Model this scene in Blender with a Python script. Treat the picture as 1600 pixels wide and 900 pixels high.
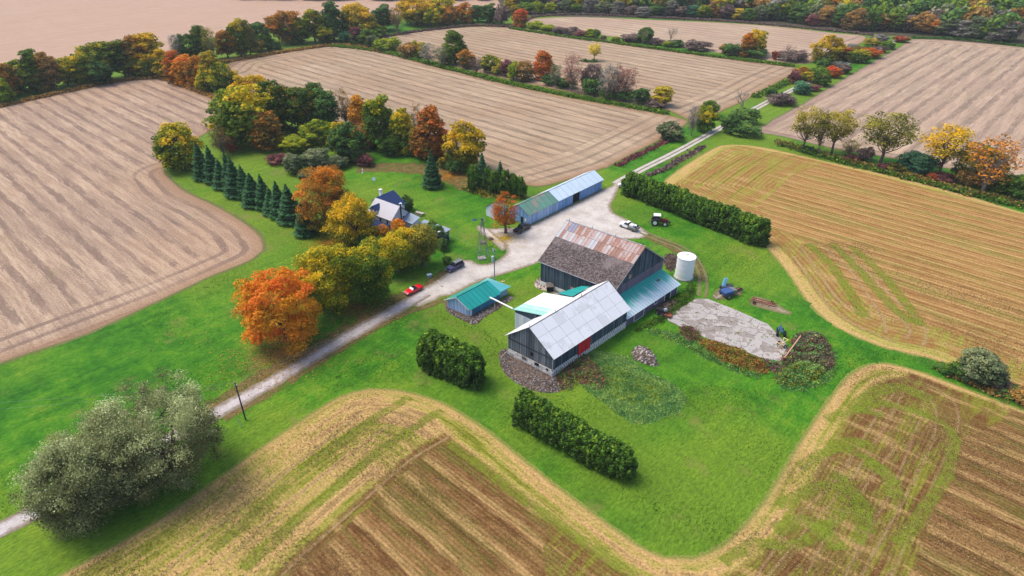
import bpy, math, random
import numpy as np
from math import sin, cos, pi, radians as R
for o in list(bpy.data.objects): bpy.data.objects.remove(o)
scene = bpy.context.scene
COL = scene.collection

# ---------------------------------------------------------------- camera
CAMH, PITCH, FPX = 75.0, R(31.5), 1000.0
cam_d = bpy.data.cameras.new('camera'); cam = bpy.data.objects.new('camera', cam_d); COL.objects.link(cam)
cam_d.sensor_width = 36.0; cam_d.lens = 36.0*FPX/1600.0
cam_d.clip_start = 0.5; cam_d.clip_end = 9000
cam.location = (0, 0, CAMH); cam.rotation_euler = (pi/2-PITCH, 0, 0)
scene.camera = cam
scene.render.resolution_x = 1024; scene.render.resolution_y = 576

# ---------------------------------------------------------------- light
SUN_EL, SUN_AZ = R(60), R(-70)          # azimuth measured from +Y (clockwise positive): light comes from the upper left
world = bpy.data.worlds.new('World'); scene.world = world; world.use_nodes = True
wn = world.node_tree; bg = wn.nodes['Background']
sky = wn.nodes.new('ShaderNodeTexSky'); sky.sky_type = 'NISHITA'; sky.sun_disc = False
sky.sun_elevation = SUN_EL; sky.sun_rotation = SUN_AZ; sky.air_density = 1.0; sky.dust_density = 2.5; sky.ozone_density = 1.0
wn.links.new(sky.outputs[0], bg.inputs[0]); bg.inputs[1].default_value = 0.145
sd = bpy.data.lights.new('sun', 'SUN'); sun = bpy.data.objects.new('sun', sd); COL.objects.link(sun)
sd.energy = 1.85; sd.angle = R(32); sd.color = (1.0, 0.90, 0.76)
sun.rotation_euler = (pi/2-SUN_EL, 0, pi - SUN_AZ)
scene.view_settings.view_transform = 'Standard'; scene.view_settings.look = 'None'
scene.view_settings.exposure = 0.90; scene.view_settings.gamma = 1
scene.cycles.max_bounces = 6; scene.cycles.transparent_max_bounces = 6; scene.cycles.transmission_bounces = 3

# ---------------------------------------------------------------- helpers
def G(x, y, z=0.0):                     # photo pixel (1600x900) -> point of the place at height z
    u = (x-800)/FPX; v = (450-y)/FPX
    d = (u, cos(PITCH)+v*sin(PITCH), -sin(PITCH)+v*cos(PITCH)); t = (z-CAMH)/d[2]
    return np.array([d[0]*t, d[1]*t])
def PY(X, Y, Z):
    fw = Y*cos(PITCH)-(Z-CAMH)*sin(PITCH); up = Y*sin(PITCH)+(Z-CAMH)*cos(PITCH)
    return 450-FPX*up/fw
def HGT(X, Y, ytop):
    lo, hi = 0.0, 70.0
    for _ in range(30):
        m = (lo+hi)/2
        if PY(X, Y, m) > ytop: lo = m
        else: hi = m
    return lo
def rng_(s): return np.random.default_rng(s)
def hexc(h):
    c = [int(h[i:i+2], 16)/255 for i in (0, 2, 4)]
    return tuple((v/12.92 if v <= .04045 else ((v+.055)/1.055)**2.4) for v in c)+(1.0,)
def dirv(deg): return np.array([cos(R(deg)), sin(R(deg))])

class MB:
    """collects faces (each with its own vertices) and builds ONE mesh object"""
    def __init__(s): s.v = []; s.f = []; s.t = []; s.m = []
    def poly(s, pts, t=.5, m=0):
        b = len(s.v); s.v += [tuple(map(float, p)) for p in pts]; s.t += [t]*len(pts)
        s.f.append(tuple(range(b, b+len(pts)))); s.m.append(m)
    def solid(s, bot, top, t=.5, m=0):
        n = len(bot); b = len(s.v)
        s.v += [tuple(map(float, p)) for p in bot]+[tuple(map(float, p)) for p in top]; s.t += [t]*(2*n)
        s.f.append(tuple(range(b+n-1, b-1, -1))); s.m.append(m)
        s.f.append(tuple(range(b+n, b+2*n))); s.m.append(m)
        for i in range(n):
            j = (i+1) % n; s.f.append((b+i, b+j, b+n+j, b+n+i)); s.m.append(m)
    def box(s, c, sz, rot=0, t=.5, m=0, tilt=None):
        hx, hy, hz = sz[0]/2, sz[1]/2, sz[2]/2; cr, sr = cos(rot), sin(rot)
        def P(x, y, z): return (c[0]+x*cr-y*sr, c[1]+x*sr+y*cr, c[2]+z)
        q = [(-hx, -hy), (hx, -hy), (hx, hy), (-hx, hy)]
        s.solid([P(x, y, -hz) for x, y in q], [P(x, y, hz) for x, y in q], t, m)
    def slab(s, pts, th, t=.5, m=0):      # planar polygon thickened by th along its normal (towards -normal)
        p = [np.array(q, float) for q in pts]; n = np.cross(p[1]-p[0], p[-1]-p[0]); n /= np.linalg.norm(n)
        s.solid([q-n*th for q in p], p, t, m)
    def tube(s, pts, rad, k=6, t=.5, cap=True, m=0):
        pts = [np.array(p, float) for p in pts]; n = len(pts)
        if not hasattr(rad, '__len__'): rad = [rad]*n
        b = len(s.v)
        for i, p in enumerate(pts):
            d = pts[min(i+1, n-1)]-pts[max(i-1, 0)]; d /= (np.linalg.norm(d)+1e-9)
            a = np.cross(d, (0, 0, 1) if abs(d[2]) < .9 else (1, 0, 0)); a /= np.linalg.norm(a); c = np.cross(d, a)
            for j in range(k):
                w = 2*pi*j/k; q = p+rad[i]*(a*cos(w)+c*sin(w)); s.v.append(tuple(q)); s.t.append(t)
        for i in range(n-1):
            for j in range(k):
                j2 = (j+1) % k; s.f.append((b+i*k+j, b+i*k+j2, b+(i+1)*k+j2, b+(i+1)*k+j)); s.m.append(m)
        if cap:
            s.f.append(tuple(b+j for j in range(k-1, -1, -1))); s.m.append(m)
            s.f.append(tuple(b+(n-1)*k+j for j in range(k))); s.m.append(m)
    def cyl(s, a, b_, r, k=12, r2=None, t=.5, m=0): s.tube([a, b_], [r, r if r2 is None else r2], k, t, True, m)
    def mesh(s, name, mats):
        me = bpy.data.meshes.new(name); me.from_pydata(s.v, [], s.f)
        at = me.attributes.new('tint', 'FLOAT', 'POINT'); at.data.foreach_set('value', s.t)
        if not isinstance(mats, (list, tuple)): mats = [mats]
        for m in mats: me.materials.append(m)
        if len(mats) > 1: me.polygons.foreach_set('material_index', s.m)
        me.update(); return me
    def obj(s, name, mats, parent=None, smooth=False, **kw):
        me = s.mesh(name, mats)
        if smooth: me.polygons.foreach_set('use_smooth', [True]*len(me.polygons))
        return link(name, me, parent, **kw)
def link(name, me, parent=None, label=None, cat=None, group=None, kind=None, loc=None, rz=0):
    o = bpy.data.objects.new(name, me); COL.objects.link(o)
    if parent is not None: o.parent = parent
    if loc is not None: o.location = loc
    if rz: o.rotation_euler = (0, 0, rz)
    if label: o['label'] = label
    if cat: o['category'] = cat
    if group: o['group'] = group
    if kind: o['kind'] = kind
    return o
def thing(name, label, cat, loc=(0, 0, 0), rz=0, group=None):
    return link(name, None, None, label, cat, group, None, loc, rz)
def quads_mesh(name, V, tint, mat, smooth=False):      # V: (n,4,3)
    n = len(V); me = bpy.data.meshes.new(name)
    me.vertices.add(n*4); me.vertices.foreach_set('co', V.reshape(-1).astype(np.float32))
    me.loops.add(n*4); me.loops.foreach_set('vertex_index', np.arange(n*4, dtype=np.int32))
    me.polygons.add(n); me.polygons.foreach_set('loop_start', np.arange(0, n*4, 4, dtype=np.int32))
    try: me.polygons.foreach_set('loop_total', np.full(n, 4, dtype=np.int32))
    except Exception: pass
    at = me.attributes.new('tint', 'FLOAT', 'POINT'); at.data.foreach_set('value', np.repeat(tint, 4).astype(np.float32))
    me.materials.append(mat); me.update(calc_edges=True); return me

# ---------------------------------------------------------------- material helper
class NB:
    def __init__(s, name):
        s.mat = bpy.data.materials.new(name); s.mat.use_nodes = True; s.nt = s.mat.node_tree
        s.nt.nodes.clear(); s.out = s.nt.nodes.new('ShaderNodeOutputMaterial')
    def new(s, t): return s.nt.nodes.new(t)
    def _in(s, sock, v):
        if isinstance(v, bpy.types.NodeSocket): s.nt.links.new(v, sock)
        else:
            if sock.type == 'RGBA' and len(v) == 3: v = tuple(v)+(1,)
            sock.default_value = v
    def pos(s): return s.new('ShaderNodeNewGeometry').outputs['Position']
    def objc(s): return s.new('ShaderNodeTexCoord').outputs['Object']
    def rnd(s): return s.new('ShaderNodeObjectInfo').outputs['Random']
    def attr(s, n):
        a = s.new('ShaderNodeAttribute'); a.attribute_name = n; return a.outputs['Fac']
    def m(s, op, a, b=None, c=None, clamp=False):
        n = s.new('ShaderNodeMath'); n.operation = op; n.use_clamp = clamp; s._in(n.inputs[0], a)
        if b is not None: s._in(n.inputs[1], b)
        if c is not None: s._in(n.inputs[2], c)
        return n.outputs[0]
    def dot(s, v, d):
        n = s.new('ShaderNodeVectorMath'); n.operation = 'DOT_PRODUCT'; s._in(n.inputs[0], v); n.inputs[1].default_value = d; return n.outputs['Value']
    def vec(s, x, y, z=0.0):
        n = s.new('ShaderNodeCombineXYZ')
        for i, q in enumerate((x, y, z)): s._in(n.inputs[i], q)
        return n.outputs[0]
    def scale(s, v, k):
        n = s.new('ShaderNodeVectorMath'); n.operation = 'MULTIPLY'; s._in(n.inputs[0], v); n.inputs[1].default_value = k if hasattr(k, '__len__') else (k, k, k); return n.outputs[0]
    def noise(s, v, sc=1.0, det=3.0, rough=.55, dist=0.0):
        n = s.new('ShaderNodeTexNoise'); s._in(n.inputs['Vector'], v); n.inputs['Scale'].default_value = sc
        n.inputs['Detail'].default_value = det; n.inputs['Roughness'].default_value = rough; n.inputs['Distortion'].default_value = dist
        return n.outputs['Fac']
    def vor(s, v, sc, feat='F1', rnd=1.0):
        n = s.new('ShaderNodeTexVoronoi'); s._in(n.inputs['Vector'], v); n.inputs['Scale'].default_value = sc; n.feature = feat
        n.inputs['Randomness'].default_value = rnd; return n.outputs['Distance']
    def ss(s, v, a, b, lo=0.0, hi=1.0):
        n = s.new('ShaderNodeMapRange'); n.interpolation_type = 'SMOOTHSTEP'; s._in(n.inputs['Value'], v)
        for k, q in (('From Min', a), ('From Max', b), ('To Min', lo), ('To Max', hi)): s._in(n.inputs[k], q)
        return n.outputs['Result']
    def mix(s, f, a, b, mode='MIX'):
        n = s.new('ShaderNodeMix'); n.data_type = 'RGBA'; n.blend_type = mode; s._in(n.inputs[0], f); s._in(n.inputs[6], a); s._in(n.inputs[7], b); return n.outputs[2]
    def ramp(s, f, stops, mode='LINEAR'):
        n = s.new('ShaderNodeValToRGB'); s._in(n.inputs[0], f); cr = n.color_ramp; cr.interpolation = mode
        while len(cr.elements) < len(stops): cr.elements.new(.5)
        for e, (p, c) in zip(cr.elements, stops): e.position = p; e.color = tuple(c)[:3]+(1,)
        return n.outputs[0]
    def bump(s, h, st=.5, dist=.1):
        n = s.new('ShaderNodeBump'); s._in(n.inputs['Height'], h); n.inputs['Strength'].default_value = st; n.inputs['Distance'].default_value = dist; return n.outputs[0]
    def done(s, col, rough=.8, bump=None, metal=0.0, spec=.3, trans=0.0):
        p = s.new('ShaderNodeBsdfPrincipled'); s._in(p.inputs['Base Color'], col); s._in(p.inputs['Roughness'], rough)
        s._in(p.inputs['Metallic'], metal); p.inputs['Specular IOR Level'].default_value = spec
        if bump is not None: s._in(p.inputs['Normal'], bump)
        sh = p.outputs[0]
        if trans:
            t = s.new('ShaderNodeBsdfTranslucent'); s._in(t.inputs[0], col); mx = s.new('ShaderNodeMixShader'); mx.inputs[0].default_value = trans
            s.nt.links.new(sh, mx.inputs[1]); s.nt.links.new(t.outputs[0], mx.inputs[2]); sh = mx.outputs[0]
        s.nt.links.new(sh, s.out.inputs[0]); return s.mat

AZA, AZB = 47.5, -43.5
UA = (cos(R(AZA)), sin(R(AZA)), 0); UB = (cos(R(AZB)), sin(R(AZB)), 0)

def plain(name, col, rough=.6, var=.12, sc=3.0, metal=0.0, spec=.4):
    b = NB(name); p = b.objc(); n = b.noise(p, sc, 4)
    c = hexc(col) if isinstance(col, str) else tuple(col)+(1,)
    lo = tuple(max(0, v*(1-var*2)) for v in c[:3]); hi = tuple(min(1, v*(1+var)) for v in c[:3])
    return b.done(b.ramp(n, [(.25, lo), (.75, hi)]), rough, metal=metal, spec=spec)

# ground: mown grass
def mat_grass():
    b = NB('mown_grass'); p = b.pos(); u = b.dot(p, UA); v = b.dot(p, UB)
    big = b.noise(p, .03, 4, .6); mid = b.noise(p, .2, 4, .65, .5); hue = b.noise(p, .016, 3, .55)
    fine = b.noise(b.vec(b.m('MULTIPLY', u, .7), b.m('MULTIPLY', v, 1.6)), 1.6, 6, .8)
    mow = b.noise(b.vec(b.m('MULTIPLY', u, .03), b.m('MULTIPLY', v, .7)), 1.0, 2, .5); mow2 = b.noise(b.vec(b.m('MULTIPLY', u, .5), b.m('MULTIPLY', v, .03), 4.0), 1.0, 2, .5)
    f = b.m('ADD', b.m('ADD', b.m('MULTIPLY', big, .42), b.m('MULTIPLY', mid, .45)), b.m('ADD', b.m('MULTIPLY', mow, .2), b.m('MULTIPLY', mow2, .14)))
    c = b.ramp(f, [(.44, (.014, .074, .006)), (.55, (.028, .132, .007)), (.64, (.055, .178, .009)), (.76, (.12, .215, .015))])
    c = b.mix(b.ss(hue, .43, .56, 0.0, .62), c, (.14, .205, .018))
    ms = b.m('MULTIPLY', b.ss(b.m('SINE', b.m('ADD', b.m('MULTIPLY', v, 2*pi/3.4), b.m('MULTIPLY', mid, 2.5))), -.5, .5), b.ss(b.noise(p, .03, 2, .5), .45, .6))
    c = b.mix(b.m('MULTIPLY', ms, .28), c, b.mix(1.0, c, (1.5, 1.35, 1.3), 'MULTIPLY'))
    c = b.mix(b.ss(fine, .34, .68), b.mix(1.0, c, (.58, .62, .6), 'MULTIPLY'), b.mix(1.0, c, (1.34, 1.26, 1.2), 'MULTIPLY'))
    dry = b.m('MULTIPLY', b.ss(b.noise(p, .09, 5, .7), .55, .70), .6)
    c = b.mix(dry, c, (.17, .155, .045))
    return b.done(c, .9, b.bump(fine, .7, .15), spec=.1)
def mat_far():
    b = NB('distant_ground'); p = b.pos()
    return b.done(b.ramp(b.noise(p, .01, 4), [(.35, (.035, .07, .012)), (.6, (.09, .12, .03))]), .95, spec=.05)

def stripes(b, c, along, period, warp, thr, sharp, seed=0.0):
    """ragged furrow lines: 1 on a line, 0 between"""
    n = b.noise(b.vec(b.m('MULTIPLY', c, .25), b.m('MULTIPLY', along, .035), seed), 1.0, 3, .6)
    n2 = b.noise(b.vec(b.m('MULTIPLY', c, 1.3), b.m('MULTIPLY', along, .16), seed+3.1), 1.0, 4, .7)
    ph = b.m('ADD', b.m('MULTIPLY', c, 2*pi/period), b.m('MULTIPLY', n, warp))
    s = b.m('ADD', b.m('SINE', ph), b.m('MULTIPLY', b.m('SUBTRACT', n2, .5), 3.4))
    return b.ss(s, thr, thr+sharp)
def mat_dirt(name, rows, period, light, mid, dark, head=18.0, amt=.8, seed=0.0, red=(.33, .2, .14)):
    b = NB(name); p = b.pos(); u = b.dot(p, UA); v = b.dot(p, UB); d = b.attr('d'); hd = b.attr('hd')
    c, al = (u, v) if rows == 'B' else (v, u)
    s1 = stripes(b, c, al, period, 2.2, .30, .6, seed)
    s2 = stripes(b, hd, al, period*.85, 2.4, .15, .7, seed+5)
    inh = b.ss(hd, head-1.5, head+1.0)
    s = b.m('ADD', b.m('MULTIPLY', s1, inh), b.m('MULTIPLY', s2, b.m('SUBTRACT', 1.0, inh)))
    an = b.noise(b.vec(b.m('MULTIPLY', c, .9), b.m('MULTIPLY', al, .07), seed+9), 1.0, 5, .7)
    big = b.noise(p, .018, 3, .5); fine = b.noise(p, 2.2, 5, .8)
    an2 = b.noise(b.vec(b.m('MULTIPLY', c, 2.6), b.m('MULTIPLY', al, .10), seed+19), 1.0, 5, .75)
    base = b.mix(b.ss(an, .40, .60), mid, light)
    base = b.mix(b.ss(an2, .50, .62, 0.0, .45), base, b.mix(1.0, base, (.55, .52, .52), 'MULTIPLY'))
    base = b.mix(b.ss(big, .42, .62, 0.0, .35), base, red)
    broad = b.noise(b.vec(b.m('MULTIPLY', c, .22), b.m('MULTIPLY', al, .018), seed+12), 1.0, 3, .6)
    base = b.mix(b.ss(broad, .42, .6, .0, .5), base, tuple(.5*(x+y) for x, y in zip(mid, dark)))
    base = b.mix(b.m('MULTIPLY', s, b.ss(b.noise(p, .06, 4, .6), .35, .6, amt*.4, amt*.85)), base, dark)
    base = b.mix(b.m('MULTIPLY', b.ss(b.noise(p, .05, 4, .6), .60, .72), .22), base, (.16, .16, .05))
    base = b.mix(b.ss(b.m('ADD', d, b.m('MULTIPLY', an, -3.0)), -1.0, 4.5, .8, 0.0), base, tuple(x*.8 for x in red))
    base = b.mix(b.m('MULTIPLY', b.ss(b.m('ADD', d, b.m('MULTIPLY', fine, -1.2)), 0.0, .7, 1.0, 0.0), .7), base, (.06, .12, .02))
    base = b.mix(b.ss(fine, .3, .72), b.mix(1.0, base, (.68, .67, .67), 'MULTIPLY'), b.mix(1.0, base, (1.26, 1.26, 1.26), 'MULTIPLY'))
    return b.done(base, .95, b.bump(b.m('ADD', b.m('MULTIPLY', s, -.6), fine), .6, .18), spec=.05)
def mat_crop(name, period, gold, seed=0.0, finep=.62):
    """stubble field: d distance to the edge, hw headland width, bw width of the worked band beyond it"""
    b = NB(name); p = b.pos(); u = b.dot(p, UA); v = b.dot(p, UB); d = b.attr('d'); hw = b.attr('hw'); bw = b.attr('bw')
    brown, brown2, tan, green, dgreen = gold
    fine = b.noise(p, 2.6, 5, .8); fine2 = b.noise(b.vec(b.m('MULTIPLY', u, 3.2), b.m('MULTIPLY', v, .7), seed), 1.0, 4, .8)
    # inner rows along B
    med = b.noise(b.vec(b.m('MULTIPLY', u, 1.1), b.m('MULTIPLY', v, .35), seed+8), 1.0, 5, .75)
    s = stripes(b, u, v, period, 1.2, .28, 1.0, seed)
    s2 = stripes(b, b.m('ADD', u, 1.1), v, period, 1.2, .62, .7, seed+1)
    rows = b.m('SINE', b.m('ADD', b.m('MULTIPLY', u, 2*pi/finep), b.m('MULTIPLY', fine, 2.0)))
    inner = b.mix(b.ss(b.noise(b.vec(b.m('MULTIPLY', u, .35), b.m('MULTIPLY', v, .03), seed+2), 1.0, 4, .65), .40, .60), brown2, brown)
    inner = b.mix(b.ss(med, .35, .68, 0.0, .5), inner, tuple(.45*x+.55*y for x, y in zip(brown2, tan)))
    gn = b.ss(b.noise(b.vec(b.m('MULTIPLY', u, .28), b.m('MULTIPLY', v, .03), seed+7), 1.0, 5, .75), .47, .60)
    inner = b.mix(b.m('MULTIPLY', gn, .7), inner, dgreen)
    inner = b.mix(b.m('MULTIPLY', s, .6), inner, tan)
    inner = b.mix(b.m('MULTIPLY', s2, .6), inner, b.mix(1.0, brown, (.6, .6, .6), 'MULTIPLY'))
    inner = b.mix(b.ss(rows, -.2, .9, .0, .4), inner, b.mix(1.0, inner, (.42, .40, .42), 'MULTIPLY'))
    # headland: swaths parallel to the edge
    along = b.m('ADD', u, v)
    hs = b.noise(b.vec(b.m('MULTIPLY', d, .42), b.m('MULTIPLY', along, .02), seed+1), 1.0, 5, .72)
    hs = b.m('ADD', hs, b.m('ADD', b.m('MULTIPLY', b.m('SUBTRACT', med, .5), .28), b.m('MULTIPLY', b.m('SUBTRACT', b.noise(p, .09, 4, .7), .5), .35)))
    head = b.ramp(hs, [(.36, tuple(x*.62 for x in tan[:3])), (.43, tan), (.50, tuple(.62*x+.38*y for x, y in zip(tan, green))), (.56, tuple(.25*x+.75*y for x, y in zip(tan, green))), (.64, tuple(.7*x for x in green[:3]))])
    head = b.mix(b.ss(b.noise(b.vec(b.m('MULTIPLY', d, .8), b.m('MULTIPLY', along, .03), seed+15), 1.0, 4, .7), .53, .66, 0.0, .6), head, tuple(.5*(x+y) for x, y in zip(tan, brown2)))
    head = b.mix(b.ss(d, .3, 2.4, .8, 0.0), head, tuple(x*.95 for x in tan[:3]))
    # worked band: dark, lines parallel to the edge, patches of regrowth
    bs = b.noise(b.vec(b.m('MULTIPLY', d, .9), b.m('MULTIPLY', b.m('SUBTRACT', u, v), .06), seed+4), 1.0, 4, .7)
    band = b.mix(b.ss(bs, .4, .6), brown, tuple(.5*(x+y) for x, y in zip(brown2, dgreen)))
    band = b.mix(b.ss(med, .35, .68, 0.0, .45), band, brown2)
    band = b.mix(b.m('MULTIPLY', b.ss(b.noise(b.vec(b.m('MULTIPLY', u, .07), b.m('MULTIPLY', v, .42)), 1.0, 5, .75, .6), .46, .62), .7), band, green)
    band = b.mix(b.m('MULTIPLY', b.ss(b.noise(b.vec(b.m('MULTIPLY', u, .5), b.m('MULTIPLY', v, .07), seed+6), 1.0, 3, .6), .52, .64), .5), band, tan)
    band = b.mix(b.ss(b.m('SINE', b.m('MULTIPLY', d, 2*pi/finep)), -.2, .9, .0, .4), band, b.mix(1.0, band, (.45, .45, .45), 'MULTIPLY'))
    wob = b.m('MULTIPLY', b.m('SUBTRACT', b.noise(p, .3, 4, .7), .5), 1.6); dd = b.m('ADD', d, wob)
    f1 = b.ss(b.m('SUBTRACT', dd, hw), -.6, .6); f2 = b.ss(b.m('SUBTRACT', dd, b.m('ADD', hw, bw)), -.4, .4)
    c = b.mix(f1, head, b.mix(f2, band, inner))
    c = b.mix(b.m('MULTIPLY', b.ss(b.m('ADD', d, b.m('MULTIPLY', fine, -1.0)), -.2, .5, 1.0, 0.0), .7), c, (.07, .16, .015))
    c = b.mix(b.ss(fine, .3, .72), b.mix(1.0, c, (.58, .58, .58), 'MULTIPLY'), b.mix(1.0, c, (1.36, 1.34, 1.3), 'MULTIPLY'))
    return b.done(c, .95, b.bump(b.m('ADD', fine, b.m('MULTIPLY', rows, .25)), .6, .14), spec=.05)
def mat_gravel(name, c1, c2, edge, sc=1.0):
    b = NB(name); p = b.pos(); d = b.attr('d'); n = b.noise(p, .25*sc, 5, .65); f = b.noise(p, 3.5, 4, .8); m_ = b.noise(p, .9, 4, .7)
    c = b.ramp(n, [(.35, c2), (.62, c1)])
    c = b.mix(b.m('MULTIPLY', b.ss(m_, .56, .7), .4), c, tuple(x*.5 for x in c2[:3]))
    c = b.mix(b.ss(b.m('ADD', d, b.m('MULTIPLY', m_, -2.2)), -.9, .3, .85, 0.0), c, edge)
    c = b.mix(b.ss(f, .3, .7), b.mix(1.0, c, (.78, .78, .78), 'MULTIPLY'), b.mix(1.0, c, (1.13, 1.13, 1.13), 'MULTIPLY'))
    return b.done(c, .95, b.bump(f, .5, .06), spec=.1)

M = {}
M['grass'] = mat_grass(); M['far'] = mat_far()
M['dirt_left'] = mat_dirt('harvested_soil', 'B', 5.4, (.43, .32, .225), (.32, .225, .16), (.155, .105, .085), 13.0, .85, 1.0, (.33, .20, .12))
M['dirt_mid'] = mat_dirt('combed_stubble', 'B', 5.8, (.44, .325, .22), (.32, .24, .16), (.155, .112, .08), 20.0, .85, 2.0, (.31, .18, .10))
M['dirt_far'] = mat_dirt('pale_stubble', 'B', 7.2, (.45, .345, .24), (.36, .265, .185), (.20, .14, .11), 12.0, .75, 3.0, (.36, .22, .16))
M['dirt_right'] = mat_dirt('furrowed_stubble', 'A', 6.8, (.45, .33, .235), (.33, .25, .175), (.16, .115, .09), 10.0, .8, 4.0, (.33, .22, .17))
M['dirt_smooth'] = mat_dirt('smooth_tilled_soil', 'A', 7.0, (.43, .30, .22), (.38, .26, .19), (.31, .205, .15), 8.0, .5, 5.0, (.40, .26, .18))
M['crop_low'] = mat_crop('brown_bean_stubble', 4.8, ((.13, .058, .020), (.21, .115, .042), (.45, .29, .12), (.20, .225, .022), (.115, .115, .022)), 11.0)
M['crop_right'] = mat_crop('golden_stubble', 3.4, ((.25, .125, .040), (.34, .19, .064), (.46, .30, .125), (.25, .265, .04), (.22, .20, .045)), 23.0, 1.3)
M['gravel'] = mat_gravel('pale_gravel', (.50, .46, .42), (.38, .335, .30), (.19, .14, .085))
M['lane'] = mat_gravel('packed_lane_gravel', (.46, .42, .41), (.36, .32, .32), (.16, .12, .07))
M['track'] = mat_gravel('worn_wheel_ruts', (.36, .29, .20), (.22, .165, .11), (.12, .12, .04))
def mat_rut():
    b = NB('pale_lane_ruts'); p = b.pos(); n = b.noise(p, .8, 4, .7); return b.done(b.ramp(n, [(.35, (.32, .285, .24)), (.6, (.45, .42, .37))]), .95, spec=.1)
M['rut'] = mat_rut()
M['pathgrass'] = plain('lane_centre_grass', (.13, .12, .06), .95, .3, 1.0)

# ---------------------------------------------------------------- ground, fields, roads
def smooth_line(pts, step=2.0, closed=True):
    P = [np.array(p, float) for p in pts]; out = []; n = len(P)
    rngi = range(n) if closed else range(n-1)
    for i in rngi:
        if closed: p0, p1, p2, p3 = P[i-1], P[i], P[(i+1) % n], P[(i+2) % n]
        else: p0, p1, p2, p3 = P[max(i-1, 0)], P[i], P[i+1], P[min(i+2, n-1)]
        k = max(1, int(np.linalg.norm(p2-p1)/step))
        for j in range(k):
            t = j/k; a = .35
            m1 = (p2-p0)*a; m2 = (p3-p1)*a
            L = np.linalg.norm(p2-p1)
            for m in (m1, m2):
                l = np.linalg.norm(m)
                if l > L: m *= L/l
            out.append((2*t**3-3*t**2+1)*p1+(t**3-2*t**2+t)*m1+(-2*t**3+3*t**2)*p2+(t**3-t**2)*m2)
    if not closed: out.append(P[-1])
    return np.array(out)
def dist_poly(Q, L, closed=True):
    A = L if closed else L[:-1]; B = np.roll(L, -1, 0) if closed else L[1:]
    best = np.full(len(Q), 1e18); near = np.zeros_like(Q); idx = np.zeros(len(Q), int)
    for i, (a, b) in enumerate(zip(A, B)):
        ab = b-a; l2 = ab@ab+1e-12; t = np.clip(((Q-a)@ab)/l2, 0, 1); c = a+t[:, None]*ab; dd = ((Q-c)**2).sum(1)
        m = dd < best; best[m] = dd[m]; near[m] = c[m]; idx[m] = i
    return np.sqrt(best), near, idx
def inside(Q, L):
    x, y = Q[:, 0], Q[:, 1]; r = np.zeros(len(Q), bool); j = len(L)-1
    for i in range(len(L)):
        xi, yi = L[i]; xj, yj = L[j]
        c = ((yi > y) != (yj > y)) & (x < (xj-xi)*(y-yi)/(yj-yi+1e-12)+xi); r ^= c; j = i
    return r
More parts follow.
